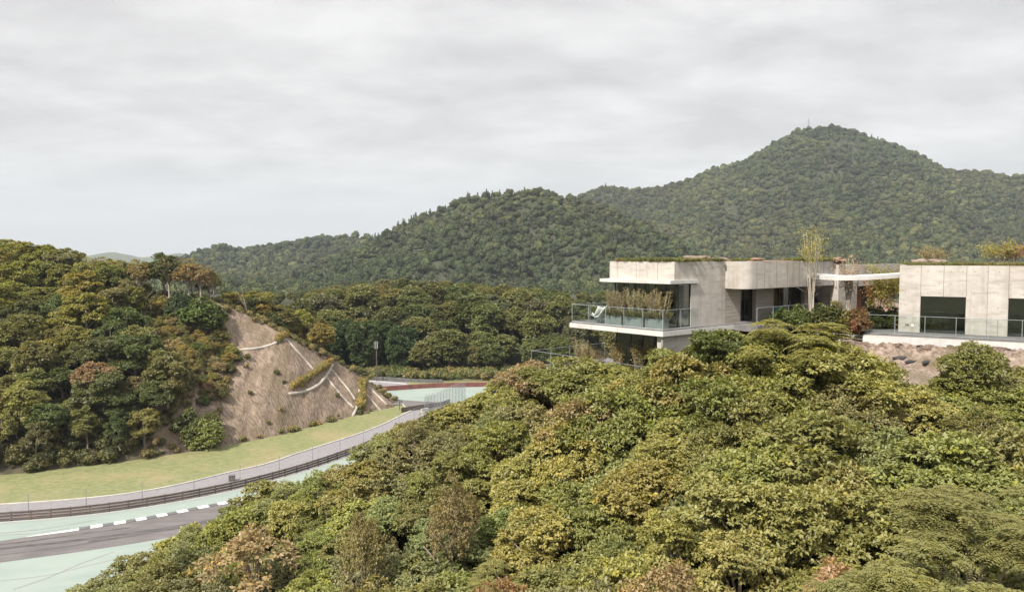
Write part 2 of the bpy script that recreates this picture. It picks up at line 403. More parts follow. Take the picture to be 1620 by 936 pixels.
def trunk_mesh(seed, C, top, r=.11, mat='bark', stems=1, limbs=9):
    rs = random.Random(seed)
    mb = MB()
    for k in range(stems):
        ox, oy = (0, 0) if stems == 1 else (rs.uniform(-.25, .25), rs.uniform(-.25, .25))
        bx, by = rs.uniform(-.3, .3) + ox * 2, rs.uniform(-.3, .3) + oy * 2
        pts = [(ox, oy, -1.0)]
        for q in (.0, .25, .5, .75, 1):
            pts.append((ox + bx * q + rs.uniform(-.05, .05), oy + by * q + rs.uniform(-.05, .05), top * q))
        rr = r if stems == 1 else r * .6
        mb.tube(pts, [rr * 1.3, rr * 1.15, rr, rr * .8, rr * .6, rr * .3], 7)
    ci = list(range(len(C))); rs.shuffle(ci)
    for i in ci[:limbs]:
        c = C[i]; zb = max(.3 * top, min(c[2] * .62, top * .9)); q = zb / top
        st = (bx * q * .8, by * q * .8, zb)
        mid = ((st[0] + c[0]) / 2 + rs.uniform(-.1, .1), (st[1] + c[1]) / 2 + rs.uniform(-.1, .1), st[2] * .4 + c[2] * .6)
        mb.tube([st, mid, tuple(c)], [r * .5, r * .33, r * .12], 5)
    return mb.mesh('trunk', M[mat], True)

PROTO = {}
def proto(key, seed, style, r=.11, bark='bark', stems=1, limbs=9, mat='leaf'):
    cm, C = crown_mesh(seed, style, M[mat])
    z1 = style.get('z1', 4.4)
    tm = trunk_mesh(seed + 50, C, z1 * .82, r, bark, stems, limbs)
    PROTO[key] = (cm, tm, z1)
# near slope: leaves about 15 cm long in rosettes on twig ends
for i in range(5):
    proto(f'near{i}', 10 + i, dict(R=2.0 + .15 * (i % 3), z0=.7, z1=4.2, clumps=30 + i, rc=(.4, .85), tips=54, leaves=13, L=.135 + .02 * (i % 3), W=.068 + .008 * (i % 3), flat=.55, yellow=.03 + .015 * i))
for i in range(2):
    proto(f'fine{i}', 20 + i, dict(R=1.9, z0=.6, z1=4.0, clumps=26, rc=(.45, .8), tips=60, leaves=12, L=.11, W=.055, flat=.65, yellow=.06))
for i in range(2):
    proto(f'frond{i}', 30 + i, dict(R=2.1, z0=1.4, z1=4.2, clumps=22, rc=(.4, .7), tips=9, leaves=6, frond=.55, pairs=9, L=.14, W=.05, flat=.4, yellow=.02, hemi=.0, up=.9))
proto('dry', 40, dict(R=1.6, z0=.8, z1=3.4, clumps=18, rc=(.4, .7), tips=26, leaves=7, L=.14, W=.07, flat=.6, yellow=.1), stems=2)
# left hill: layered crowns
for i in range(4):
    proto(f'hill{i}', 60 + i, dict(R=3.3, z0=1.0, z1=7.6, clumps=38, rc=(.6, 1.3), tips=66, leaves=8, L=.31, W=.17, flat=.38 + .05 * i, yellow=.04, up=.9, hemi=-.6, shell=.6), r=.2)
for i in range(2):
    proto(f'thin{i}', 70 + i, dict(R=2.7, z0=2.0, z1=8.6, clumps=30, rc=(.5, 1.0), tips=22, leaves=7, L=.28, W=.15, flat=.65, yellow=.06, up=.7, shell=.5), r=.17, bark='bark_pale', limbs=14)
for i in range(2):
    proto(f'bush{i}', 75 + i, dict(R=1.7, z0=-.5, z1=2.3, clumps=26, rc=(.5, .85), tips=34, leaves=8, L=.26, W=.14, flat=.7, yellow=.05, hemi=-.7), r=.06)
# across the track: taller, dense
for i in range(4):
    proto(f'mid{i}', 80 + i, dict(R=4.4, z0=2.2, z1=12.5, clumps=50, rc=(1.0, 1.8), tips=46, leaves=6, L=.62, W=.40, flat=.6, yellow=.03, up=.6, shell=.72, hemi=-.75), r=.3)
for i in range(2):
    proto(f'dense{i}', 90 + i, dict(R=4.2, z0=.4, z1=12.5, clumps=80, rc=(.75, 1.25), tips=52, leaves=6, L=.5, W=.3, flat=.8, yellow=.0, up=.4, shell=.9, hemi=-.95, cone=False), r=.3)

def mesh_bare(seed, h, mat, r=.13):
    rs = random.Random(seed); mb = MB()
    def grow(p, d, ln, rad, lv):
        pts = [p]; rr = [rad]; q = p
        for k in range(3):
            d = (d + Vector((rs.uniform(-.22, .22), rs.uniform(-.22, .22), rs.uniform(-.02, .14)))).normalized()
            q = q + d * ln / 3; pts.append(q); rr.append(rad * (1 - .22 * (k + 1)))
        mb.tube(pts, rr, 6 if lv == 0 else 4)
        if lv < 4:
            for k in range(3 if lv else 5):
                i = rs.choice((1, 2, 3)) if k else 3
                nd = (d + Vector((rs.uniform(-1, 1), rs.uniform(-1, 1), rs.uniform(-.1, .6))) * .75).normalized()
                grow(pts[i], nd, ln * rs.uniform(.45, .68), rr[i] * .62, lv + 1)
    mb.tube([(0, 0, -1), (0, 0, 0)], [r * 1.2, r], 7)
    grow(Vector((0, 0, 0)), Vector((0, 0, 1)), h * .55, r, 0)
    return mb.mesh('trunk', M[mat], True)

PLANTS = []   # (root, phrase, zone, projected x)
KIND = {'frond': 'feathery_tree', 'fine': 'small_leaved_tree', 'hill': 'layered_tree', 'thin': 'sparse_tree', 'mid': 'forest_tree', 'dense': 'evergreen_tree', 'dry': 'dry_tree'}
def tree(key, p, s, col, phrase, zone, name='broadleaf_tree', cat='tree', rz=None, sx=1.0, group=None, tilt=0):
    cm, tm, z1 = PROTO[key]
    if name == 'broadleaf_tree': name = KIND.get(key[:-1] if key[-1].isdigit() else key, name)
    r = empty(name, p, random.uniform(0, 6.28) if rz is None else rz)
    if tilt: r.rotation_euler = (random.uniform(-tilt, tilt), random.uniform(-tilt, tilt), r.rotation_euler[2])
    r.scale = (s * sx, s * sx, s)
    t = link(bpy.data.objects.new('trunk', tm), r)
    c = link(bpy.data.objects.new('crown', cm), r); c.color = (*col, 1)
    r['category'] = cat
    if group: r['group'] = group
    q = proj((p[0], p[1], p[2] + z1 * s * .8))
    PLANTS.append((r, phrase, zone, q[0], q[1]))
    return r

ORD = ('first second third fourth fifth sixth seventh eighth ninth tenth eleventh twelfth thirteenth fourteenth fifteenth sixteenth seventeenth eighteenth nineteenth twentieth '
       'twenty-first twenty-second twenty-third twenty-fourth twenty-fifth twenty-sixth twenty-seventh twenty-eighth twenty-ninth thirtieth').split()
def label_plants():
    by = {}
    for r in PLANTS: by.setdefault((r[1], r[2]), []).append(r)
    for (ph, zone), v in by.items():
        v.sort(key=lambda r: r[3])
        n = len(v)
        for i, r in enumerate(v):
            if n == 1: r[0]['label'] = f'{ph} {zone}'
            elif i == n - 1 and n > 2: r[0]['label'] = f'{ph} {zone}, rightmost there'
            elif i == 0: r[0]['label'] = f'{ph} {zone}, leftmost there'
            else: r[0]['label'] = f'{ph} {zone}, {ORD[min(i, 29)]} from left'

def jit(c, a=.12):
    k = 1 + random.uniform(-a, a)
    return tuple(max(0.005, x * k * (1 + random.uniform(-a, a) * .5)) for x in c)

# ---- scattering of countless small plants or far-off crowns over one stuff object
def scatter(name, P, scl, rot, idx, col, meshes, label, cat):
    me = bpy.data.meshes.new(name)
    me.vertices.add(len(P)); me.vertices.foreach_set('co', np.asarray(P, np.float32).ravel())
    a = me.attributes.new('scl', 'FLOAT_VECTOR', 'POINT'); a.data.foreach_set('vector', np.asarray(scl, np.float32).ravel())
    a = me.attributes.new('rot', 'FLOAT_VECTOR', 'POINT'); a.data.foreach_set('vector', np.asarray(rot, np.float32).ravel())
    a = me.attributes.new('idx', 'INT', 'POINT'); a.data.foreach_set('value', np.asarray(idx, np.int32))
    c4 = np.ones((len(P), 4), np.float32); c4[:, :3] = col
    a = me.attributes.new('tcol', 'FLOAT_COLOR', 'POINT'); a.data.foreach_set('color', c4.ravel())
    o = link(bpy.data.objects.new(name, me))
    src = bpy.data.collections.new(name + '_kinds')
    for i, m in enumerate(meshes):
        src.objects.link(bpy.data.objects.new(f'{name}_kind_{i:02d}', m))
    g = bpy.data.node_groups.new(name + '_scatter', 'GeometryNodeTree')
    g.interface.new_socket('Geometry', in_out='INPUT', socket_type='NodeSocketGeometry')
    g.interface.new_socket('Geometry', in_out='OUTPUT', socket_type='NodeSocketGeometry')
    N = g.nodes.new; L = g.links.new
    gi = N('NodeGroupInput'); go = N('NodeGroupOutput')
    ip = N('GeometryNodeInstanceOnPoints')
    ci = N('GeometryNodeCollectionInfo'); ci.inputs['Collection'].default_value = src
    ci.inputs['Separate Children'].default_value = True; ci.inputs['Reset Children'].default_value = True
    def na(nm, ty):
        n = N('GeometryNodeInputNamedAttribute'); n.data_type = ty; n.inputs['Name'].default_value = nm
        return [x for x in n.outputs if x.enabled and x.name == 'Attribute'][0]
    L(gi.outputs[0], ip.inputs['Points']); L(ci.outputs[0], ip.inputs['Instance'])
    ip.inputs['Pick Instance'].default_value = True
    L(na('idx', 'INT'), ip.inputs['Instance Index']); L(na('rot', 'FLOAT_VECTOR'), ip.inputs['Rotation']); L(na('scl', 'FLOAT_VECTOR'), ip.inputs['Scale'])
    L(ip.outputs[0], go.inputs[0])
    md = o.modifiers.new('scatter', 'NODES'); md.node_group = g
    prop(o, label, cat, kind='stuff')
    return o

def lump_crown(seed, R=4.5, h=6.0, lumps=9, leaves=420, leaf=.9, cone=False, core=.88, loose=.0):
    """crown of a far tree: billowing lumps of leaf-clump faces round a closed inner body"""
    rs = np.random.RandomState(seed)
    C = []; rad = []
    for k in range(lumps):
        d = unit(rs.normal(size=3)); d[2] = abs(d[2]) * .9
        if cone:
            q = k / (lumps - 1); a = rs.rand() * 6.28
            C.append([math.cos(a) * R * .35 * (1 - q), math.sin(a) * R * .35 * (1 - q), h * (.15 + .95 * q)]); rad.append(R * (.55 - .42 * q))
        else:
            C.append(d * np.array([R * .62, R * .62, h * .42]) * rs.uniform(.6, 1) + np.array([0, 0, h * .45])); rad.append(R * rs.uniform(.32, .52))
    C = np.array(C); rad = np.array(rad)
    pick = rs.choice(lumps, leaves, p=rad ** 2 / (rad ** 2).sum())
    dd = unit(rs.normal(size=(leaves, 3)) + np.array([0, 0, .45]))
    P = C[pick] + dd * rad[pick][:, None] * rs.uniform(.82 - loose, 1.05 + loose, (leaves, 1))
    tang = unit(np.cross(dd, rs.normal(size=(leaves, 3))))
    L_ = leaf * rs.uniform(.6, 1.3, leaves)
    tint = np.clip(.40 + .55 * (rs.rand(lumps)[pick] - .5) + rs.normal(0, .12, leaves), 0, .8)
    me = leaf_mesh('crown', P - tang * L_[:, None] * .5, tang + dd * rs.uniform(-.5, .5, (leaves, 1)), unit(dd + rs.normal(0, .35, (leaves, 3))), L_, L_ * .8, tint, M['leafi'])
    bm = bmesh.new(); bm.from_mesh(me)
    lay = bm.faces.layers.float.get('tint')
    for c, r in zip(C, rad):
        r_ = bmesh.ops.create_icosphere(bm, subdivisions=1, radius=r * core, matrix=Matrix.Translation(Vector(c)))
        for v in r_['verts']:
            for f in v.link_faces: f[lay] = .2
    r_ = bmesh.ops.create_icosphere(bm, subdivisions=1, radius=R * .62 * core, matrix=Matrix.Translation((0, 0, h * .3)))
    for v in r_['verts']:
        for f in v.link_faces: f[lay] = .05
    bm.to_mesh(me); bm.free()
    return me

# ================================================================== LARGE STRUCTURE
ZT = -30.0          # level of the track
# ---- ground sheet
mb = MB(); mb.add([(-14000, -3000, ZT - .05), (14000, -3000, ZT - .05), (14000, 25000, ZT - .05), (-14000, 25000, ZT - .05)], [(0, 1, 2, 3)])
prop(mb.build('ground', M['meadow']), kind='structure')

def curve(pts, n):
    """resample a pixel polyline (monotone x) with a smooth spline"""
    p = np.array(pts, float); t = np.r_[0, np.cumsum(np.hypot(*np.diff(p, axis=0).T))]
    T = np.linspace(0, t[-1], n); out = []
    for k in range(2):
        y = p[:, k]; m = np.gradient(y, t)
        i = np.clip(np.searchsorted(t, T) - 1, 0, len(t) - 2); h = t[i + 1] - t[i]; s = (T - t[i]) / h
        out.append((2 * s ** 3 - 3 * s ** 2 + 1) * y[i] + (s ** 3 - 2 * s ** 2 + s) * h * m[i] + (-2 * s ** 3 + 3 * s ** 2) * y[i + 1] + (s ** 3 - s ** 2) * h * m[i + 1])
    return np.stack(out, 1)
def on_ground(pts, z): return np.array([Pz(a, b, z) for a, b in pts])
def strip(name, A, B, dz, mat, n=90, rows=2, kind='structure'):
    a = on_ground(curve(A, n), ZT + dz); b = on_ground(curve(B, n), ZT + dz)
    P = np.stack([a * (1 - q) + b * q for q in np.linspace(0, 1, rows)], 0)
    o = link(bpy.data.objects.new(name, grid_mesh(name, P, M[mat])))
    if kind: o['kind'] = kind
    return o
def poly(name, pts, dz, mat):
    P = on_ground(pts, ZT + dz); mb = MB(); mb.add([tuple(p) for p in P], [tuple(range(len(P)))])
    return prop(mb.build(name, M[mat]), kind='structure')

BASE = [(-420, 806), (-200, 779), (0, 756), (120, 743), (240, 727), (330, 713), (430, 694), (520, 671), (570, 659), (603, 652), (625, 644)]
E = [(-420, 811), (-200, 805), (0, 798), (104, 791), (207, 780), (285, 766), (363, 747), (420, 734), (474, 716), (521, 701), (568, 686), (615, 667), (645, 652), (668, 642)]
R_ = [(-420, 842), (-200, 834), (0, 825), (166, 810), (277, 793), (420, 762), (530, 728), (600, 700), (650, 676), (700, 652), (730, 638)]
K = [(-420, 900), (-200, 878), (0, 855), (47, 848), (124, 838), (205, 825.5), (266, 814.5), (320, 803.5), (404, 787), (480, 766), (560, 737), (640, 704), (720, 668), (800, 632)]
A2 = [(-420, 940), (-200, 915), (0, 889), (241, 854), (400, 824), (560, 782), (700, 730), (800, 680), (860, 640)]
strip('lawn', [(-420, 800), (-200, 772), (0, 748), (120, 735), (240, 719), (330, 705), (430, 686), (520, 663), (570, 651), (603, 645), (640, 640)], E, 0.0, 'lawn')
strip('service_road', E, R_, .012, 'service')
mb = MB()
e3 = on_ground(curve(E, 110), ZT + .012)
for i in range(len(e3) - 1):
    a, b = Vector(e3[i]), Vector(e3[i + 1]); d = (b - a).normalized(); s = Vector((-d.y, d.x, 0)) * .16
    mb.add([a - s, b - s, b + s, a + s, *(v + Vector((0, 0, .13)) for v in (a - s, b - s, b + s, a + s))], [(4, 5, 6, 7), (0, 1, 5, 4), (2, 3, 7, 6)])
prop(mb.build('kerb', M['kerbline']), kind='structure')
strip('runoff', R_, K, .012, 'green')
strip('track', K, A2, .024, 'asphalt')
strip('runoff', A2, [(-420, 1300), (-200, 1250), (0, 1200), (300, 1150), (560, 1000), (800, 850), (900, 740)], .012, 'green')
# far side of the track loop
poly('runoff', [(586, 617), (600, 616), (640, 615), (680, 612.6), (741, 611), (830, 609.5), (905, 612), (905, 648), (800, 644), (700, 636.5), (640, 632.5), (604, 628), (590, 622)], .02, 'green')
poly('track', [(590, 622), (604, 628), (640, 632.5), (700, 636.5), (800, 644), (905, 648), (900, 690), (760, 668), (690, 652), (660, 647), (640, 640), (610, 640)], .03, 'asphalt')
poly('track', [(560, 596), (583, 600.5), (650, 604.5), (700, 605.5), (700, 608), (650, 611.5), (591, 615), (560, 612)], .03, 'service')
poly('verge', [(644, 604), (700, 603.5), (760, 603), (850, 603), (850, 607), (741, 608.5), (666, 611), (650, 611)], .05, 'lawn')
# kerb painted in alternating blocks, and its white lead-in
kk = curve(K, 600); k3 = on_ground(kk, ZT + .04)
seg = [i for i in range(len(kk)) if 124 <= kk[i][0] <= 470]
acc = 0; cols = 0; start = k3[seg[0]]; mbw, mbd = MB(), MB()
prev = Vector(start); blk = [prev]; w = .85
ln = 0; which = 0
def kerb_block(pts, which):
    m_ = mbw if which else mbd
    for a, b in zip(pts[:-1], pts[1:]):
        d = (b - a).normalized(); s = Vector((-d.y, d.x, 0))
        m_.add([a, b, b + s * w, a + s * w, a + Vector((0, 0, .03)), b + Vector((0, 0, .03)), b + s * w + Vector((0, 0, .05)), a + s * w + Vector((0, 0, .05))], [(4, 5, 6, 7), (0, 1, 5, 4), (3, 7, 6, 2), (0, 4, 7, 3), (1, 2, 6, 5)])
for i in seg[1:]:
    p = Vector(k3[i]); ln += (p - blk[-1]).length; blk.append(p)
    if ln > 1.05:
        kerb_block(blk, which); which = 1 - which; blk = [p]; ln = 0
kerb_o = empty('track_kerb', tuple(k3[seg[0]]))
off = Vector(kerb_o.location)
for m_, nm, mt in ((mbw, 'white_block', 'white'), (mbd, 'dark_block', 'dark')):
    m_.v = [tuple(Vector(v) - off) for v in m_.v]
    o_ = m_.build(nm, M[mt], kerb_o)
prop(kerb_o, 'low track kerb painted in alternating white and dark blocks', 'kerb')
lead = [i for i in range(len(kk)) if 40 <= kk[i][0] <= 125]
mb = MB()
for a, b in zip(lead[:-1], lead[1:]):
    qa = (kk[a][0] - 40) / 85 * .55 + .05; qb = (kk[b][0] - 40) / 85 * .55 + .05
    pa, pb = Vector(k3[a]), Vector(k3[b]); d = (pb - pa).normalized(); s = Vector((-d.y, d.x, 0))
    mb.add([pa, pb, pb + s * qb, pa + s * qa], [(0, 1, 2, 3)])
prop(mb.build('track_marking', M['white']), kind='structure')
def line_on(name, pts, dz, width, mat, n=60):
    c = on_ground(curve(pts, n), ZT + dz); mb = MB()
    for i in range(n - 1):
        a, b = Vector(c[i]), Vector(c[i + 1]); d = (b - a).normalized(); s = Vector((-d.y, d.x, 0)) * width / 2
        mb.add([a - s, b - s, b + s, a + s], [(0, 1, 2, 3)])
    return prop(mb.build(name, M[mat]), kind='structure')
line_on('tyre_mark', [(-100, 877), (60, 861), (160, 849), (280, 832), (420, 806)], .034, .75, 'rubber')
line_on('tyre_mark', [(140, 856), (200, 848), (260, 838), (380, 818)], .036, .5, 'rubber')
line_on('tyre_mark', [(-100, 870), (40, 856), (120, 845), (205, 834)], .036, .35, 'rubber')
line_on('runoff_seam', [(-100, 926), (0, 918), (80, 908), (143, 893), (230, 872)], .022, .10, 'service')
line_on('runoff_seam', [(-100, 853), (0, 846), (60, 842), (110, 834)], .022, .12, 'service')
line_on('track_marking', [(583, 602), (600, 603.4), (620, 605), (643, 607)], .05, .35, 'white', 20)

# ---- far hills: real terrain from ridge lines
def ridge(pts): return [Vector(Pd(a, b, d)) for a, b, d in pts]
RIDGES = [
    (ridge([(300, 470, 640), (440, 452, 700), (500, 425, 720), (560, 398, 740), (620, 370, 760), (680, 338, 780), (740, 314, 790), (775, 300, 795), (850, 295, 800), (885, 303, 800), (925, 317, 800), (1000, 350, 790), (1060, 380, 780), (1130, 408, 760), (1250, 440, 740)]), .50),
    (ridge([(-200, 446, 700), (0, 442, 680), (200, 438, 650), (330, 444, 600), (430, 458, 560), (520, 466, 520), (640, 476, 500), (800, 480, 490)]), .3),
    (ridge([(850, 304, 800), (900, 345, 700), (960, 385, 620), (1000, 420, 540)]), .55),
    (ridge([(700, 338, 785), (640, 385, 690), (600, 425, 600)]), .55),
    (ridge([(780, 309, 795), (790, 360, 690), (770, 410, 590)]), .6),
    (ridge([(200, 425, 1150), (290, 404, 1160), (320, 396, 1160), (350, 388, 1160), (385, 394, 1150), (440, 384, 1150), (510, 371, 1160), (560, 369, 1160), (620, 374, 1150), (760, 380, 1150)]), .38),
    (ridge([(440, 384, 1150), (420, 420, 980), (400, 450, 850)]), .5),
    (ridge([(350, 388, 1160), (345, 425, 1000)]), .5),
    (ridge([(880, 330, 1500), (930, 305, 1480), (960, 294, 1470), (1000, 299, 1460), (1060, 292, 1450), (1130, 267, 1420), (1180, 256, 1390), (1215, 240, 1365), (1245, 221, 1360), (1280, 201, 1350), (1322, 201, 1350), (1370, 219, 1345), (1410, 237, 1340), (1450, 252, 1330), (1500, 266, 1330), (1560, 273, 1330), (1620, 278, 1320), (1800, 292, 1320), (2050, 330, 1320)]), .62),
    (ridge([(1000, 299, 1460), (985, 335, 1280), (955, 372, 1080), (930, 410, 900)]), .5),
    (ridge([(1060, 290, 1450), (1050, 335, 1250), (1030, 385, 1020), (1020, 425, 840)]), .5),
    (ridge([(1245, 221, 1360), (1262, 290, 1200), (1258, 345, 1040), (1268, 400, 880)]), .55),
    (ridge([(1345, 210, 1345), (1385, 280, 1180), (1415, 340, 1010), (1430, 400, 850)]), .55),
    (ridge([(1620, 278, 1320), (1700, 330, 1130), (1800, 400, 900)]), .55),
    (ridge([(740, 321, 790), (705, 365, 690), (680, 410, 590)]), .5),
    (ridge([(925, 322, 800), (1010, 365, 720), (1075, 410, 640)]), .5),
    (ridge([(560, 398, 740), (540, 425, 650), (530, 450, 570)]), .45),
    (ridge([(1290, 206, 1350), (1300, 290, 1150), (1320, 340, 1000), (1345, 390, 850), (1370, 430, 700)]), .55),
    (ridge([(1130, 267, 1420), (1120, 330, 1200), (1100, 390, 1000), (1090, 430, 850)]), .55),
    (ridge([(1190, 250, 1390), (1210, 320, 1150), (1200, 395, 950)]), .6),
    (ridge([(1400, 227, 1340), (1440, 290, 1150), (1480, 350, 980), (1520, 410, 820)]), .55),
    (ridge([(1540, 272, 1330), (1600, 330, 1120), (1680, 390, 930)]), .55),
]
def far_z(X, Y):
    X = np.asarray(X, float); Y = np.asarray(Y, float)
    wx = (fbm(X, Y, 180, 3, 5) - .5) * 90; wy = (fbm(X, Y, 180, 3, 9) - .5) * 90
    best = np.full(X.shape, -48.0); near = np.full(X.shape, 300.0)
    for pts, sl_ in RIDGES:
        for a, b in zip(pts[:-1], pts[1:]):
            ax, ay, bx, by = a.x, a.y, b.x, b.y
            dxx, dyy = bx - ax, by - ay; l2 = dxx * dxx + dyy * dyy
            def dist(XX, YY):
                t = np.clip(((XX - ax) * dxx + (YY - ay) * dyy) / l2, 0, 1)
                return np.hypot(XX - ax - t * dxx, YY - ay - t * dyy), t
            d0, t0 = dist(X, Y)
            k = np.clip(d0 / 120, 0, 1)
            d1, t1 = dist(X + wx * k, Y + wy * k)
            z = a.z + (b.z - a.z) * t1 - 7 - sl_ * (np.sqrt(d1 * d1 + 400) - 20)
            near = np.minimum(near, d0 + np.maximum(0, best - z) * 1.5); best = np.maximum(best, z)
    n = fbm(X + wx * .5, Y + wy * .5, 190, 4, 21, True) - .86
    k = np.clip(near / 110, .05, 1.55)
    return np.maximum(best + n * 105 * k + 2 + (fbm(X, Y, 55, 2, 31) - .5) * (4 + 8 * k), -29.0 + fbm(X, Y, 70, 2, 35) * 5)
gx = np.arange(-1150, 1650, 12.0); gy = np.arange(430, 1680, 12.0)
GX, GY = np.meshgrid(gx, gy)
GZ = far_z(GX, GY)
prop(link(bpy.data.objects.new('hills', grid_mesh('hills', np.stack([GX, GY, GZ], -1), M['hillsoil']))), kind='structure')
def gz_at(X, Y):
    i = np.clip((X - gx[0]) / 12, 0, len(gx) - 1.001); j = np.clip((Y - gy[0]) / 12, 0, len(gy) - 1.001)
    a = i.astype(int); b = j.astype(int); fx = i - a; fy = j - b
    return (GZ[b, a] * (1 - fx) + GZ[b, a + 1] * fx) * (1 - fy) + (GZ[b + 1, a] * (1 - fx) + GZ[b + 1, a + 1] * fx) * fy
# the faint ridge beyond everything
d3 = [Vector(Pd(a, b, 3400)) for a, b in [(-100, 412), (60, 408), (120, 406), (150, 402), (175, 397), (197, 401), (222, 408), (252, 404), (284, 400), (320, 406), (400, 412), (700, 420)]]
px_ = np.array([p.x for p in d3]); pz_ = np.array([p.z for p in d3])
hx = np.linspace(px_[0], px_[-1], 160); hy = np.linspace(2900, 4300, 30)
HX, HY = np.meshgrid(hx, hy)
HZ = np.interp(HX, px_, pz_) + (fbm(HX, HY, 160, 4, 3) - .5) * 14 - abs(HY - 3400) * .14
prop(link(bpy.data.objects.new('hills', grid_mesh('distant_hill', np.stack([HX, HY, HZ], -1), surf('distant_wood', (.05, .065, .035), (.09, .10, .055), .03, .95)))), kind='structure')

# crowns on the far hills
rs = np.random.RandomState(3)
def hill_points(x0, x1, y0, y1, sp):
    X, Y = np.meshgrid(np.arange(x0, x1, sp), np.arange(y0, y1, sp))
    X = X.ravel() + rs.uniform(-.45, .45, X.size) * sp; Y = Y.ravel() + rs.uniform(-.45, .45, Y.size) * sp
    Z = gz_at(X, Y)
    fwd = Y * CT - Z * ST; up = Y * ST + Z * CT
    px = 810 + F * X / fwd; py = 468 - F * up / fwd
    k = (px > -160) & (px < 1780) & (Z > -90) & (py < 500)
    X, Y, Z = X[k], Y[k], Z[k]
    vis = np.ones(len(X), bool)
    for q in np.linspace(.3, .985, 90):
        xs, ys, zs = X * q, Y * q, (Z + 9) * q
        inside = ys > gy[0]
        vis &= ~(inside & (gz_at(xs, ys) > zs + 9))
    # the spacing thickens where seen closer
    return X[vis], Y[vis], Z[vis]
fx_, fy_, fz_ = [], [], []
a = hill_points(-620, 760, 435, 860, 6.4); b = hill_points(-1000, 1500, 860, 1560, 8.2)
X = np.r_[a[0], b[0]]; Y = np.r_[a[1], b[1]]; Z = np.r_[a[2], b[2]]
nfar = len(X); print('far crowns', nfar)
base_r = np.where(Y < 860, .95, 1.2)
sc_ = base_r * rs.uniform(.55, 1.3, nfar)
sp1 = fbm(X, Y, 160, 3, 41); sp2 = rs.rand(nfar)
palette = np.array([(.088, .100, .050), (.108, .114, .056), (.072, .088, .050), (.140, .134, .066), (.128, .112, .066), (.062, .078, .044), (.175, .140, .082)])
w_ = np.argmin(abs((sp1[:, None] * .6 + sp2[:, None] * .4) - np.array([.45, .55, .35, .68, .78, .25, .88])[None]), 1)
colr = palette[w_] * rs.uniform(.6, 1.4, (nfar, 1)) * (.58 + .5 * fbm(X, Y, 60, 2, 55))[:, None]
con = (fbm(X, Y, 90, 3, 77) > .60) & (rs.rand(nfar) < .45)
kinds = np.where(con, 5 + rs.randint(0, 2, nfar), rs.randint(0, 5, nfar))
colr *= np.array([.80, .92, .78]) * (.72 + .6 * fbm(X, Y, 230, 3, 63))[:, None]
colr[con] = np.array([.058, .076, .038]) * rs.uniform(.8, 1.3, (con.sum(), 1))
scl3 = np.stack([sc_, sc_, sc_ * rs.uniform(.8, 1.25, nfar)], 1)
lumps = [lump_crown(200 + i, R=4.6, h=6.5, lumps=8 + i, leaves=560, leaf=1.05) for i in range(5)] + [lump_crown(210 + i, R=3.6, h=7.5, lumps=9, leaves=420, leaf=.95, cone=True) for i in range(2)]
FP = np.stack([X, Y, Z - 1.5 + rs.uniform(-1.5, 1.5, nfar)], 1)
rot3 = np.stack([np.zeros(nfar), np.zeros(nfar), rs.rand(nfar) * 6.28], 1)
near_h = (Y < 860) & (X * 1.0 < 500)
pk = ~near_h & (X / Y * F + 810 > 880)
rest = ~near_h & ~pk
for msk, lab in ((near_h, 'dense mixed forest over the rounded hill between the cut slope and the building'), (pk, 'dense hazy forest covering the tall peak with the mast'), (rest, 'bluish forest on the low far ridge behind the left trees')):
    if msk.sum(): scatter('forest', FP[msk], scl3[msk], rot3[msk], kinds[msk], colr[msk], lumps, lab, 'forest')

# mast on the peak
pk_p = Pd(1279, 203, 1350)
r = empty('radio_mast', (pk_p.x, 1350, pk_p.z - 3))
mb = MB()
mb.tube([(0, 0, -3), (0, 0, 20)], [.9, .55], 6)
mb.build('pole', M['galv'], r)
mb = MB()
for z_, l_ in ((9, 1.6), (12.5, 2.2), (16, 1.4)): mb = MB(); mb.box(-l_, l_, -.5, .5, z_, z_ + .9); mb.build('antenna_arm', M['galv'], r)
mb = MB(); mb.box(-1.0, 1.0, -.8, .8, 5, 7.5); mb.build('equipment_cabinet', M['galv'], r)
prop(r, 'thin radio mast on the top of the tall peak', 'mast')

# ---- hill on the far side of the lawn, with the netted cut slope
CRB = [(-560, 430, 180), (-300, 430, 165), (-150, 428, 158), (0, 436, 152), (100, 448, 150), (200, 462, 147), (300, 474, 145), (350, 480, 143), (400, 502, 145), (455, 534, 142), (530, 571, 150), (575, 600, 153), (603, 624, 152), (624, 643, 151)]
BSB = [(-900, 850), (-420, 806), (-200, 776), (-40, 757), (60, 748), (130, 739), (200, 731), (240, 725), (330, 711), (430, 692), (520, 669), (570, 657), (600, 650), (623, 645)]
n = 240
bc = np.array([Pz(a, b, ZT - .15) for a, b in curve(BSB, n)])
cr0 = np.array([Pd(a, b, d) for a, b, d in CRB])
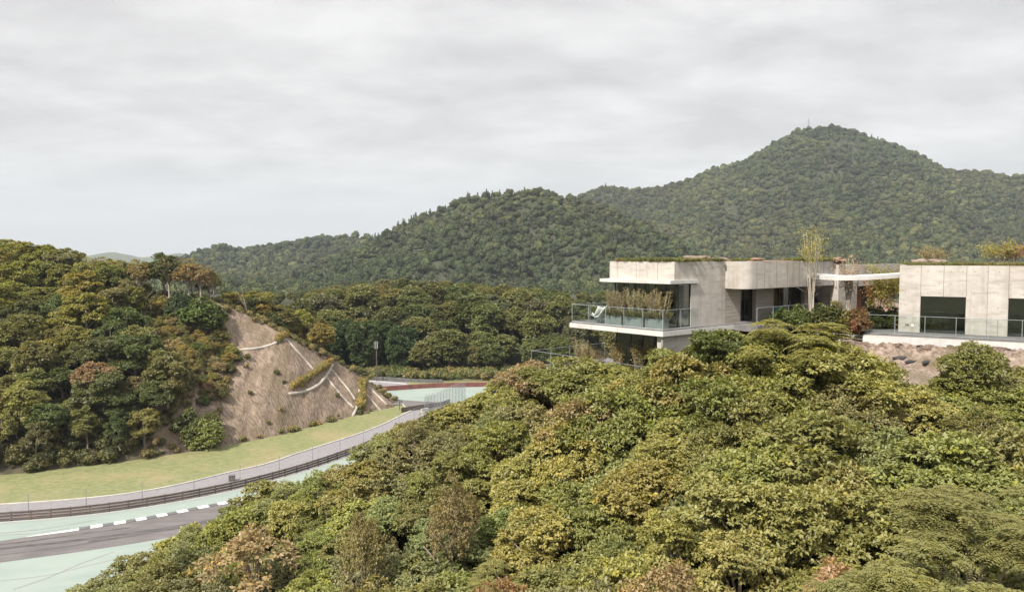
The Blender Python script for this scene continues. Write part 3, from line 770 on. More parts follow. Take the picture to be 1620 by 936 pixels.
# align crest samples with base samples by control index
tb = np.array(BSB, float); tl = np.r_[0, np.cumsum(np.hypot(*np.diff(tb, axis=0).T))]
TT = np.linspace(0, tl[-1], n)
cr = np.stack([np.interp(TT, tl, cr0[:, k]) for k in range(3)], 1)
ker = np.hanning(15); ker /= ker.sum()
for k in range(3):
    e_ = np.pad(cr[:, k], 7, mode='edge'); cr[:, k] = np.convolve(e_, ker, 'valid')
cutmask = np.clip((TT - np.interp(7, range(len(tl)), tl)) / 40, 0, 1)     # 0 wooded hill, 1 cut
rows = []
V_ = np.r_[np.linspace(0, 1, 40), np.linspace(1.1, 2.6, 12)]
for v in V_:
    if v <= 1:
        p = bc * (1 - v) + cr * v
        bul = math.sin(math.pi * v) * (1 - .55 * cutmask) * 2.2
        p = p + np.array([0, 0, 1.0]) * bul[:, None] * .6
    else:
        q = v - 1
        back = np.stack([np.full(n, .12) - .5 * (1 - cutmask), np.full(n, 1.0), np.zeros(n)], 1)
        p = cr + back * (q * 30)
        p[:, 2] = cr[:, 2] - q * q * (3 + 16 * cutmask) - q * 6 * cutmask
        p[:, 2] = np.maximum(p[:, 2], ZT - .2)
    amp = (1.6 - 1.25 * cutmask) * min(1, v * 6, )
    p[:, 2] += (fbm(p[:, 0] + 500, p[:, 1], 9, 4, 51) - .5) * amp
    if v <= 1: p[:, 2] += (fbm(TT / 5.0, np.full(n, v * 3.0), 1.6, 4, 57, True) - .6) * 1.5 * cutmask * math.sin(math.pi * v) ** .5
    rows.append(p)
HP = np.stack(rows, 0)
mk = np.tile((TT[:-1] < np.interp(6.9, range(len(tl)), tl))[None], (len(V_) - 1, 1)).astype(float)
for i in range(len(V_) - 1):         # ragged boundary between scrub and netting; back of the ridge is scrub
    wob = (fbm(np.array([V_[i] * 40]), np.array([3.0]), 5, 3, 61)[0] - .5) * 40 + 18
    mk[i] = (TT[:-1] < np.interp(7, range(len(tl)), tl) + wob * (1 if V_[i] < .95 else 0)) | (V_[i] >= 1.0)
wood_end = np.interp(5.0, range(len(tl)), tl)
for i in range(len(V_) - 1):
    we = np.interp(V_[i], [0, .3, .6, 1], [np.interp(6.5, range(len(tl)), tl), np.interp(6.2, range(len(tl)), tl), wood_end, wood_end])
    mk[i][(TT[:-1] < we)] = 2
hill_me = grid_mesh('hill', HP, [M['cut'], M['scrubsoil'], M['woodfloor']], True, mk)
prop(link(bpy.data.objects.new('hill', hill_me)), kind='structure')
HB = BVHTree.FromPolygons([tuple(v.co) for v in hill_me.vertices], [tuple(p.vertices) for p in hill_me.polygons])
def on_hill(px, py, lift=0.0):
    d = ray(px, py).normalized()
    h = HB.ray_cast(Vector((0, 0, 0)), d, 400)
    if h[0] is None: return None
    return h[0] + h[1] * lift * (1 if h[1].z > 0 else -1)
def hill_drop(x, y):
    h = HB.ray_cast(Vector((x, y, 60)), Vector((0, 0, -1)), 200)
    return h[0].z if h[0] is not None else None

# drainage channels on the cut slope
def channel(pts, w, label, off=-.03):
    P = []
    c = curve(pts, 26)
    for a, b in c:
        h = on_hill(a, b, off)
        if h is not None and (not P or (h - P[-1]).length < 14): P.append(h)
    if len(P) < 3: return print('channel lost', label)
    o0 = P[0].copy(); mb = MB()
    mb.tube([p - o0 for p in P], [w] * len(P), 6)
    r = mb.build('drainage_channel', M['drain'], smooth=True); r.location = o0
    prop(r, label, 'drain', 'concrete drains on the cut slope')
channel([(356, 556), (385, 553), (412, 550), (432, 544), (444, 538), (454, 536)], .32, 'upper level drain across the bare cut slope')
channel([(457, 623), (478, 620), (500, 611), (512, 600), (520, 588), (526, 576)], .32, 'curved level drain halfway down the bare cut slope')
channel([(455, 538), (470, 555), (487, 574), (499, 588)], .22, 'straight downhill drain below the upper bend of the cut slope')
channel([(522, 582), (538, 600), (552, 617), (562, 632)], .22, 'straight downhill drain starting at the end of the curved drain')
channel([(516, 596), (530, 613), (545, 631), (560, 645)], .22, 'second downhill drain below the curved drain')
channel([(569, 602), (568, 622), (566, 640), (558, 658)], .3, 'thicker steep drain by the grassy strip on the cut slope')
channel([(577, 602), (577, 620), (577, 644)], .24, 'short steep drain on the far side of the grassy strip')
channel([(579, 622), (590, 635), (602, 649)], .2, 'short drain low at the tip of the cut slope')
channel([(584, 612), (598, 626), (612, 640)], .2, 'outermost drain along the edge of the cut slope tip')

# ---- bank with trees across the track
bx = np.linspace(-150, 60, 80); by_ = np.linspace(184, 300, 40)
BX, BY = np.meshgrid(bx, by_)
def bank_z(X, Y):
    q = np.clip((Y - 190 - .02 * abs(X)) / 45, 0, 1)
    return ZT - .1 + q * q * (3 - 2 * q) * 15 + (fbm(X, Y, 15, 3, 71) - .5) * 1.5 * q
prop(link(bpy.data.objects.new('bank', grid_mesh('bank', np.stack([BX, BY, bank_z(BX, BY)], -1), M['hillsoil']))), kind='structure')

# ---- near slope under the building
def canopy_z(X, Y):
    pl = -16.4 + .385 * X + .205 * Y
    cap = -6.2 - .04 * np.maximum(0, 38 - Y)
    return -np.log(np.exp(-(pl) * .9) + np.exp(-cap * .9)) / .9 + (fbm(X, Y, 6, 3, 81) - .5) * 3.0 + 1.9 * np.exp(-((X - 11.5) ** 2 / 70 + (Y - 35) ** 2 / 60))
def near_z(X, Y):
    X = np.asarray(X, float); Y = np.asarray(Y, float)
    pl = -16.4 + .385 * X + .205 * Y - 4.3
    cap = -5.5 - .30 * np.maximum(0, 46 - Y)
    z = -np.log(np.exp(-pl * .6) + np.exp(-cap * .6)) / .6 + (fbm(X, Y, 6, 3, 91) - .5) * 1.0
    dout = (X - 0) * -.38 + (Y - 47.5) * .93
    dout = np.where(X > 4, dout - (X - 4) * 1.1, dout)
    z = z - np.clip(dout, 0, 60) * 1.05 - np.clip(-24 - X, 0, 40) * .9
    return np.maximum(z, ZT - 1.5)
nx = np.linspace(-70, 75, 150); ny = np.linspace(2, 100, 110)
NX, NY = np.meshgrid(nx, ny)
smask = ((NX[:-1, :-1] > 15.5) & (NX[:-1, :-1] < 45) & (NY[:-1, :-1] > 35.5)).astype(float)
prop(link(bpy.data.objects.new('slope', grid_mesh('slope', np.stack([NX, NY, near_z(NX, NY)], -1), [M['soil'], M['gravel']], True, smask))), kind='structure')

# ================================================================== BUILDING
ZR, ZF, ZL = -.32, -4.15, -7.65
Bp = Pz(1049, 523, ZF)
U = Vector((-.637, .771, 0)); Vv = Vector((.771, .637, 0))      # a: back-left along the deck front; b: towards the back-right
ang = math.atan2(U.y, U.x)
# local frame: x = a, y = -b (right-handed), z up
def house_root(name, loc, rz): return empty(name, loc, rz)
H = house_root('concrete_house', (Bp.x, Bp.y, 0), ang)
def hb(mb, a0, a1, b0, b1, z0, z1, mi=0): mb.box(a0, a1, -b1, -b0, z0, z1, mi)
# deck slab + strip
mb = MB(); hb(mb, 0, 7.5, 0, 9.5, ZF - .34, ZF - .06); mb.build('deck_slab', M['lightcon'], H)
mb = MB(); hb(mb, .06, 7.44, .06, 9.4, ZF - .06, ZF); mb.build('deck_floor', M['deck'], H)
# joints on slab edge
def joints(parent, lst):
    mb = MB()
    for (a0, a1, b0, b1, z0, z1) in lst: hb(mb, a0, a1, b0, b1, z0, z1)
    mb.build('panel_joint', M['joint'], parent)
# walls
def solo(name, mat, parent, boxes):
    for bx in boxes:
        mb = MB(); hb(mb, *bx); mb.build(name, M[mat], parent)
solo('wall', 'concrete', H, [(.7, 1.8, 3.4, 6.8, -9.6, ZR)])
solo('lined_wall', 'brick', H, [(.7, 1.05, 6.8, 8.48, -9, -2.0), (.7, 1.05, 10.18, 12.25, -9, -2.0), (.7, 1.05, 16.2, 17.4, -9, -2.0)])
mb = MB(); mb.prism([(.72, -1.85), (5.8, -1.85), (5.8, -12), (5.4, -12), (5.4, -2.4), (1.2, -2.4), (1.2, -3.4), (.72, -3.4)][::-1], -1.45, ZR); hb(mb, 1.2, 5.4, 2.4, 12, -.75, ZR - .06); mb.build('parapet', M['concrete'], H)
mb = MB(); hb(mb, .56, 6.15, 1.3, 3.98, -1.60, -1.40); hb(mb, .86, 6.15, 3.98, 9.0, -1.60, -1.42); mb.build('roof_ledge', M['lightcon'], H)
arc_ = [(-.8 + .7 * (1 - math.cos(t_)), -(6.8 + .7 * (1 - math.sin(t_)))) for t_ in [math.pi / 2 * k / 8 for k in range(9)]]
mb = MB(); mb.prism([(.9, -18.2), (-.8, -18.2)] + arc_ + [(.9, -6.8)], -2.0, ZR); hb(mb, .9, 9.0, 12.0, 18.2, -.75, ZR - .06); mb.build('fascia', M['concrete'], H)
mb = MB(); hb(mb, .8, 5.7, 2.2, 12, ZR - .055, ZR + .012); hb(mb, -.7, 9.0, 12.0, 18.0, ZR - .055, ZR + .011); hb(mb, -.7, .8, 7.5, 12.0, ZR - .055, ZR + .012); mb.build('roof', M['dirt'], H)
J = []
for a_ in (5.15, 3.6, 1.95): J.append((a_, a_ + .025, 1.847, 1.86, -1.42, ZR))
for b_ in (7.9, 8.75, 10.1, 11.4, 12.8, 14.3, 15.9, 17.3): J.append((-.803, -.79, b_, b_ + .025, -2.0, ZR))
for a_ in (5.6, 3.4): J.append((a_, a_ + .02, -.003, .01, ZF - .34, ZF - .06))
J.append((-.003, .01, 1.1, 1.12, ZF - .34, ZF - .06))
solo('panel_joint', 'joint', H, J)
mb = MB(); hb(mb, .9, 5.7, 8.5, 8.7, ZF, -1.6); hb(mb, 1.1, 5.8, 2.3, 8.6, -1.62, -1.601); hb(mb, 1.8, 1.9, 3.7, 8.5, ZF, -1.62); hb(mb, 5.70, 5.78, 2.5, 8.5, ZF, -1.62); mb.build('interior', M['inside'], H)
def curtain(a0, a1, b0, n_, z0, z1, along_b=False):
    mb = MB(); P_ = [(a0 + (a1 - a0) * k / n_, b0 + .05 * (k % 2)) for k in range(n_ + 1)]
    if along_b: P_ = [(b0 + .05 * (k % 2), a0 + (a1 - a0) * k / n_) for k in range(n_ + 1)]
    for p, q in zip(P_[:-1], P_[1:]):
        mb.add([(p[0], -p[1], z0), (q[0], -q[1], z0), (q[0], -q[1], z1), (p[0], -p[1], z1)], [(0, 1, 2, 3)])
    mb.build('curtain', M['curtain'], H)
curtain(2.7, 3.35, 1.15, 10, ZF + .02, -1.7, True); curtain(4.6, 5.0, 2.75, 8, ZF + .02, -1.7); curtain(2.95, 3.3, 2.75, 8, ZF + .02, -1.7)
mb = MB(); hb(mb, 2.0, 4.2, 4.6, 5.5, ZF, ZF + .45); hb(mb, 2.0, 4.2, 5.4, 5.7, ZF + .1, ZF + .9); mb.build('sofa', M['curtain'], H)
def window(parent, kind, fix, s0, s1, z0, z1, mull, name='window', pane='winglass'):
    """kind 'b': plane at b = fix running in a; kind 'a': plane at a = fix running in b"""
    mb = MB()
    def seg(p0, p1, q0, q1, d0=-.03, d1=.05):
        if kind == 'b': hb(mb, p0, p1, fix + d0, fix + d1, q0, q1)
        else: hb(mb, fix + d0, fix + d1, p0, p1, q0, q1)
    fw = .05
    seg(s0, s1, z1 - fw, z1); seg(s0, s1, z0, z0 + fw)
    seg(s0, s0 + fw, z0 + fw, z1 - fw); seg(s1 - fw, s1, z0 + fw, z1 - fw)
    for m_ in mull: seg(m_ - .03, m_ + .03, z0 + fw, z1 - fw)
    f = mb.build(name, M['frame'], parent)
    mb = MB()
    if kind == 'b': mb.add([(s0 + fw, -fix, z0 + fw), (s1 - fw, -fix, z0 + fw), (s1 - fw, -fix, z1 - fw), (s0 + fw, -fix, z1 - fw)], [(0, 1, 2, 3)])
    else: mb.add([(fix, -s0 - fw, z0 + fw), (fix, -s1 + fw, z0 + fw), (fix, -s1 + fw, z1 - fw), (fix, -s0 - fw, z1 - fw)], [(0, 1, 2, 3)])
    mb.build('pane', M[pane], f)
    return f
window(H, 'b', 2.22, .76, 5.7, ZF, -1.6, [1.6, 2.4, 3.2, 4.0, 4.9])
window(H, 'a', .78, 2.28, 3.4, ZF, -1.6, [])
window(H, 'a', .98, 8.48, 10.18, ZF, -2.0, [9.3])
window(H, 'a', 1.0, 12.25, 16.2, ZF, -2.0, [13.4, 14.7])
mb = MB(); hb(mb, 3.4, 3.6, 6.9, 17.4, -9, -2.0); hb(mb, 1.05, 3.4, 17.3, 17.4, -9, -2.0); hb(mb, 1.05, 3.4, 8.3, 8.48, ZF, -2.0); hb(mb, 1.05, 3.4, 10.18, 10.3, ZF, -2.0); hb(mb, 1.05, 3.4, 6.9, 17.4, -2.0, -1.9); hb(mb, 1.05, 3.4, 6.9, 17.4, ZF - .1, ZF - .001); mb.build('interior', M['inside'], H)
mb = MB(); hb(mb, 1.9, 2.0, 13.5, 14.4, ZF, -2.0); mb.build('wood_panel', M['wood'], H)
# terrace in front of the second wing
mb = MB(); hb(mb, -1.6, .7, 6.81, 14, ZF - .4, ZF - .05); mb.build('deck_slab', M['deck'], H)
def railing(parent, pts, z0, h, name='glass_railing', step=1.6, posts=True, cap=True):
    """pts in (a, b); glass sheets with slim steel posts and a thin top rail"""
    g = MB(); s = MB(); pp = []
    for (a0, b0), (a1, b1) in zip(pts[:-1], pts[1:]):
        L_ = math.hypot(a1 - a0, b1 - b0); n_ = max(1, round(L_ / step)); dx_, dy_ = (a1 - a0) / L_, (b1 - b0) / L_
        for k in range(n_):
            t0, t1 = k * L_ / n_ + .015, (k + 1) * L_ / n_ - .015
            p0 = (a0 + dx_ * t0, -(b0 + dy_ * t0)); p1 = (a0 + dx_ * t1, -(b0 + dy_ * t1))
            g.add([(p0[0], p0[1], z0 + .05), (p1[0], p1[1], z0 + .05), (p1[0], p1[1], z0 + h - .02), (p0[0], p0[1], z0 + h - .02)], [(0, 1, 2, 3)])
            pp.append((a0 + dx_ * k * L_ / n_, -(b0 + dy_ * k * L_ / n_)))
        if cap: s.bar((a0, -b0, z0 + h), (a1, -b1, z0 + h), .014, n=6)
        s.bar((a0, -b0, z0 + .03), (a1, -b1, z0 + .03), .03, n=4)
    pp.append((pts[-1][0], -pts[-1][1]))
    r = s.build(name, M['galv'], parent)
    g.build('glass_sheet', M['glass'], r)
    if posts:
        for p in pp:
            q = MB(); q.box(p[0] - .014, p[0] + .014, p[1] - .02, p[1] + .02, z0, z0 + h - .01)
            q.build('post', M['galv'], r)
    return r
railing(H, [(.12, 3.3), (.12, .12), (7.38, .12), (7.38, 6.5)], ZF, 1.12)
railing(H, [(-1.5, 6.9), (-1.5, 13.9)], ZF - .05, 1.1)
# column and rear band beyond the fascia
mb = MB(); hb(mb, .2, .9, 18.9, 20.9, -8, -.62); mb.build('column', M['concrete'], H)
mb = MB(); hb(mb, .9, 1.3, 18.2, 22, -2.3, -.66); mb.build('rear_wall', M['concrete'], H)
# lower storey
solo('lower_wall', 'concrete', H, [(.3, .7, .35, 3.4, -9.8, ZF - .36)])
mb = MB(); hb(mb, .55, 12.3, .8, 8.5, ZL - .3, ZL); mb.build('lower_deck', M['deck'], H)
window(H, 'b', 2.3, .75, 5.6, ZL, ZF - .36, [1.6, 2.5, 3.4, 4.4])
mb = MB(); hb(mb, .72, 5.6, 6.0, 6.2, ZL, ZF - .36); hb(mb, 5.5, 5.6, 2.4, 6, ZL, ZF - .36); mb.build('interior', M['inside'], H)
solo('wood_panel', 'wood', H, [(.9, 1.5, 2.5, 2.6, ZL, ZF - .4)])
mb = MB(); mb.bar((.25, -.25, -9), (.25, -.25, ZF - .34), .07, n=10); mb.build('column', M['galv'], H)
railing(H, [(.65, .9), (12.2, .9), (12.2, 8.2)], ZL, 1.15, step=1.9)
prop(H, 'pale concrete house with a glazed corner room and planted balcony', 'house')

# ring canopy over the garden: curved white band between the two buildings
ra_, rb_ = Pz(1262, 430.5, -1.1), Pz(1428, 432, -1.08)
mb = MB(); n_ = 28; c0 = (ra_ + rb_) / 2; ax = (rb_ - ra_) / 2; perp = Vector((ax.y, -ax.x, 0)).normalized()
inn, outr = [], []
for k in range(n_ + 1):
    t_ = -1 + 2 * k / n_; bow = (1 - t_ * t_)
    p = c0 + ax * t_ + perp * bow * 2.6; p.z = -1.1 - .18 * bow
    inn.append(p); outr.append(p - perp * (1.3 + .4 * bow) + Vector((0, 0, .08)))
for k in range(n_):
    a, b, c, d = inn[k], inn[k + 1], outr[k + 1], outr[k]; dz = Vector((0, 0, -.25))
    mb.add([a, b, c, d, a + dz, b + dz, c + dz, d + dz], [(3, 2, 1, 0), (4, 5, 6, 7), (0, 1, 5, 4), (2, 3, 7, 6)] + ([(0, 4, 7, 3)] if k == 0 else []) + ([(1, 2, 6, 5)] if k == n_ - 1 else []))
rc_ = empty('ring_canopy', tuple(c0)); mb.v = [tuple(Vector(v) - c0) for v in mb.v]
mb.build('curved_slab', M['lightcon'], rc_)
prop(rc_, 'thin white curved canopy hanging over the garden between both concrete buildings', 'canopy')

# right building
ZF2, ZR2 = -4.78, -.58
w0 = Pz(1421, 524, ZF2); w1 = Pz(1593, 531.8, ZF2)
du = (w1 - w0); du.z = 0; wl_ = du.length; du.normalize()
H2 = empty('concrete_pavilion', (w0.x, w0.y, 0), math.atan2(du.y, du.x))      # x along the wall to the right, y into the building
inv = Matrix.Rotation(-H2.rotation_euler[2], 4, 'Z')
def lx(px, yy=0.0):
    """local x on the plane y=yy seen at pixel column px"""
    r_ = (px - 810) / F; best = None
    for k in range(0, 4000):
        x_ = -8 + k * .01; w = Vector((w0.x, w0.y, 0)) + du * x_ + Vector((-du.y, du.x, 0)) * yy
        v = w.x - r_ * (w.y * CT + 3.0 * ST)
        if best is None or abs(v) < best[0]: best = (abs(v), x_)
    return best[1]
xw0, xw1, xw2, xj1, xj2, xj3 = lx(1456), lx(1528), lx(1595), lx(1492), lx(1562), lx(1579)
print('pavilion x', xw0, xw1, xw2)
ZW = -2.5
xe = xw2 + 3.0
mb = MB()
mb.box(0, xw0, 0, .35, -5.2, ZR2); mb.box(xw1, xw2, 0, .35, -5.2, ZR2); mb.box(xw0, xw1, 0, .35, ZW, ZR2); mb.box(xw2, xe, 0, .35, ZW, ZR2); mb.box(xe, xe + 9, 0, .35, -5.2, ZR2)
mb.box(0, .35, .35, 9, -5.2, ZR2)
mb.build('wall', M['concrete'], H2)
mb = MB(); mb.box(.05, xe + 9, .1, 12, ZR2 - .2, ZR2 - .03); mb.build('roof', M['dirt'], H2)
mb = MB()
for x_, z0, z1 in ((xw0, ZW, ZR2), (xj1, ZW, ZR2), (xw1, ZW, ZR2), (xj2, ZF2, ZR2), (xw2, ZW, ZR2), (xe - 1.2, ZW, ZR2), (xe, ZW, ZR2), (xj3, ZF2, ZF2 + .95)):
    mb = MB(); mb.box(x_ - .012, x_ + .012, -.003, .01, z0, z1); mb.build('panel_joint', M['joint'], H2)
mb = MB()
xs_ = [q for q in np.arange(.35, xe + 3, .62)]
for x_ in xs_:
    for z_ in (-.95, -1.7, -2.3, -3.1, -3.9, -4.5):
        if (xw0 - .1 < x_ < xw1 + .1 or xw2 - .1 < x_ < xe) and z_ < ZW: continue
        mb.box(x_ - .022, x_ + .022, -.0025, .01, z_ - .022, z_ + .022)
mb.build('hole_pattern', M['joint'], H2)
def win2(x0, x1):
    mb = MB(); fw = .05
    mb.box(x0, x1, .12, .2, ZW - fw, ZW); mb.box(x0, x1, .12, .2, ZF2, ZF2 + fw); mb.box(x0, x0 + fw, .12, .2, ZF2 + fw, ZW - fw); mb.box(x1 - fw, x1, .12, .2, ZF2 + fw, ZW - fw)
    f = mb.build('window', M['frame'], H2)
    mb = MB(); mb.box(x0 + fw, x1 - fw, .15, .16, ZF2 + fw, ZW - fw); mb.build('pane', M['winglass'], f)
win2(xw0, xw1); win2(xw2, xe)
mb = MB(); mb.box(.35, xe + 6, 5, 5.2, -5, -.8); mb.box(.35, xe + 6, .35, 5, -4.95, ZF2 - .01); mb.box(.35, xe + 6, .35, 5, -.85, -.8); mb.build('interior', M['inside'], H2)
mb = MB()
for k in range(6): mb.box(xw0 + .9 + k * .35, xw0 + 1.15 + k * .35, 2.4, 2.9, ZF2, ZF2 + .9)
mb.build('furniture', M['inside'], H2)
# wall vent and lamp low on the wall
mb = MB(); mb.box(lx(1433), lx(1439), -.02, .0, ZF2 + .38, ZF2 + .5); mb.build('vent', M['joint'], H2)
mb = MB(); mb.box(lx(1443), lx(1446.5), -.05, .0, ZF2 + .33, ZF2 + .5); mb.build('wall_socket', M['white'], H2)
# deck: left corner and right end from the photograph, 0.6 m deep pale edge with a dark reveal above
c1_ = inv @ (Pz(1365, 529.4, ZF2 - .12) - Vector((w0.x, w0.y, 0))); c2_ = inv @ (Pz(1620, 542.4, ZF2 - .12) - Vector((w0.x, w0.y, 0)))
sl2 = (c2_.y - c1_.y) / (c2_.x - c1_.x)
ex = c2_.x + 8; ey = c2_.y + sl2 * 8
mb = MB(); mb.prism([(c1_.x, c1_.y), (ex, ey), (ex, 5.0), (c1_.x, 5.0)], ZF2 - .72, ZF2 - .12); mb.build('deck_slab', M['lightcon'], H2)
nrm = Vector((-sl2, 1)).normalized()
mb = MB(); mb.prism([(c1_.x + .06, c1_.y + .06), (ex, ey + .06), (ex, 5.0), (c1_.x + .06, 5.0)], ZF2 - .12, ZF2 - .0); mb.build('deck_floor', M['deck'], H2)
railing(H2, [(c1_.x + .15, -4.4), (c1_.x + .15, -(c1_.y + .15)), (ex, -(ey + .15))], ZF2, 1.15, step=1.55)
prop(H2, 'wide pale concrete building with dark square windows and long deck', 'building')
DECK2 = (c1_, c2_)
# low concrete wall continuing the roof line, with column, dark opening and reddish panel under it
G = empty('garden_wall', (22.55, 52.5, 0), math.atan2(Vv.y, Vv.x))
mb = MB(); mb.box(0, 2.7, -.06, .5, -7, -.60); mb.build('column', M['concrete'], G)
mb = MB(); mb.box(2.7, 12.5, 0, .4, -2.15, -.60); mb.build('concrete_band', M['concrete'], G)
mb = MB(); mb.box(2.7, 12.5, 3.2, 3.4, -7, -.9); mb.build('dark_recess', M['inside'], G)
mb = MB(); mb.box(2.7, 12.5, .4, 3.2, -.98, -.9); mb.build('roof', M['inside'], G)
mb = MB(); mb.box(2.9, 5.6, 1.0, 1.15, -6, -2.5); mb.build('wood_panel', M['wood'], G)
prop(G, 'concrete wall band and column over a dark recess with red timber panel', 'wall')

# garden ground and timber steps
mb = MB(); ga = [Pz(1235, 520, -5.0), Pz(1370, 524, -5.1), Pz(1425, 500, -5.0), Pz(1400, 470, -4.9), Pz(1240, 486, -4.6)]
mb.add([tuple(p) for p in ga], [(0, 1, 2, 3, 4)]); prop(mb.build('garden_soil', M['dirt']), kind='structure')
for k, (ya, zc) in enumerate(((528, -5.15), (535, -5.45), (541, -5.75))):
    a, b = Pz(1292 + k * 8, ya - 3, zc), Pz(1366, ya + 3, zc); mid = (a + b) / 2
    mb = MB(); d = (b - a).normalized(); s = Vector((-d.y, d.x, 0)) * .16
    vs = [a - s - mid, b - s - mid, b + s - mid, a + s - mid]
    mb.prism([(v.x, v.y) for v in vs], -.18, 0)
    o = mb.build('timber_edging', M['kerbline']); o.location = mid
    prop(o, ('topmost', 'middle', 'lowest')[k] + ' of three pale edging beams stepping down beside the deck', 'edging', 'edging beams')

# rock face beneath the right deck
ra1, ra2 = Pz(1375, 548, ZF2 - .6), Pz(1640, 560, ZF2 - .6)
n_ = 60; rowsP = []
for v in np.linspace(0, 1.7, 27):
    q = []
    for u in np.linspace(-.05, 1.25, n_):
        p = ra1 * (1 - u) + ra2 * u
        yb = Vector((.35, -1, 0)).normalized()
        z = -5.2 - v * 2.6 + (fbm(np.array([u * 60]), np.array([v * 14]), 2.2, 5, 13)[0] - .5) * .45
        ofs = (-1.2 + v ** 1.6 * 4.4) + (fbm(np.array([u * 40 + 9]), np.array([v * 12]), 2.0, 5, 17)[0] - .5) * .8
        q.append((p.x + yb.x * ofs, p.y + yb.y * ofs, z))
    rowsP.append(q)
prop(link(bpy.data.objects.new('rock_face', grid_mesh('rock_face', np.array(rowsP), M['rock'], False))), kind='structure')
RB = BVHTree.FromPolygons([tuple(x) for rr in rowsP for x in rr], [(i * n_ + j, i * n_ + j + 1, (i + 1) * n_ + j + 1, (i + 1) * n_ + j) for i in range(26) for j in range(n_ - 1)])
def blob(name, p, dims, mat, label, cat, seed, rz=0, group=None, sub=3, rough=.35):
    rs_ = random.Random(seed); bm = bmesh.new(); bmesh.ops.create_icosphere(bm, subdivisions=sub, radius=1)
    from mathutils import noise as mn
    for v in bm.verts:
        k = 1 + rough * (mn.noise(v.co * 1.7 + Vector((seed, 0, 0)))) + rough * .4 * mn.noise(v.co * 4.5 + Vector((0, seed, 0)))
        v.co = Vector((v.co.x * dims[0] * k, v.co.y * dims[1] * k, v.co.z * dims[2] * k))
    me = bpy.data.meshes.new(name); bm.to_mesh(me); bm.free(); me.materials.append(M[mat])
    o = link(bpy.data.objects.new(name, me)); o.location = p; o.rotation_euler = (0, 0, rz)
    prop(o, label, cat, group); return o
for i, (a, b, l_, w_b, lab) in enumerate([(1424, 566, .62, .17, 'long black sandbag lying on the rock ledge under the deck'), (1440, 572, .45, .15, 'short black sandbag leaning lower on the rock ledge'), (1465, 573, .42, .2, 'rounded black sandbag alone on the rocky bank')]):
    h = RB.ray_cast(Vector((0, 0, 0)), ray(a, b).normalized(), 200)
    if h[0]: blob('sandbag', h[0] + Vector((0, -.02, .0)), (l_ * .8, .14, w_b * .7), 'blackbag', lab, 'sandbag', i + 3, .3 * i - .1, 'sandbags', rough=.2)

# ---- things on the balcony
def local_to_world(H, a, b, z): return H.matrix_basis @ Vector((a, -b, z))
bpy.context.view_layer.update()
def shell_chair(a, b, rz, label):
    p = local_to_world(H, a, b, ZF); r = empty('lounge_chair', p, rz)
    P = []
    for i in range(9):
        t = i / 8; row = []
        for j in range(9):
            s_ = -1 + j / 4; w = .42 * (1 - .25 * abs(t - .5)) * (1 - .25 * t ** 3)
            if t < .5: x, z = .55 - t * 1.5, .36 - .10 * math.sin(t * 2 * math.pi / 2)
            else: x, z = -.2 - (t - .5) * 1.0, .30 + (t - .5) * 1.25
            row.append((x + .0, s_ * w, z + .16 * s_ * s_ * (1 - .4 * t)))
        P.append(row)
    me = grid_mesh('seat_shell', np.array(P), M['chair']); o = link(bpy.data.objects.new('seat_shell', me), r)
    sm = o.modifiers.new('thick', 'SOLIDIFY'); sm.thickness = .03
    for sx in (-.35, .35):
        for sy in (-.3, .3):
            q = MB(); q.bar((sx, sy, 0), (sx * .6, sy * .6, .34), .012); q.build('leg', M['galv'], r)
    prop(r, label, 'chair', 'white lounge chairs on the balcony')
shell_chair(5.75, 1.0, 2.1, 'white shell lounge chair facing the planters on the upper balcony')
shell_chair(6.7, 1.9, 1.7, 'white shell lounge chair at the far corner of the upper balcony')
def planter(a, b, z, label, ln=1.35):
    p = local_to_world(H, a, b, z); r = empty('planter', p, ang); q = MB()
    q.box(-ln / 2, ln / 2, -.24, .24, 0, .52); q.box(-ln / 2 - .02, ln / 2 + .02, -.26, .26, .52, .56); q.build('box', M['planter'], r)
    q = MB(); q.box(-ln / 2 + .04, ln / 2 - .04, -.2, .2, .56, .575); q.build('soil', M['soil'], r)
    prop(r, label, 'planter', 'planters on the balconies'); return p
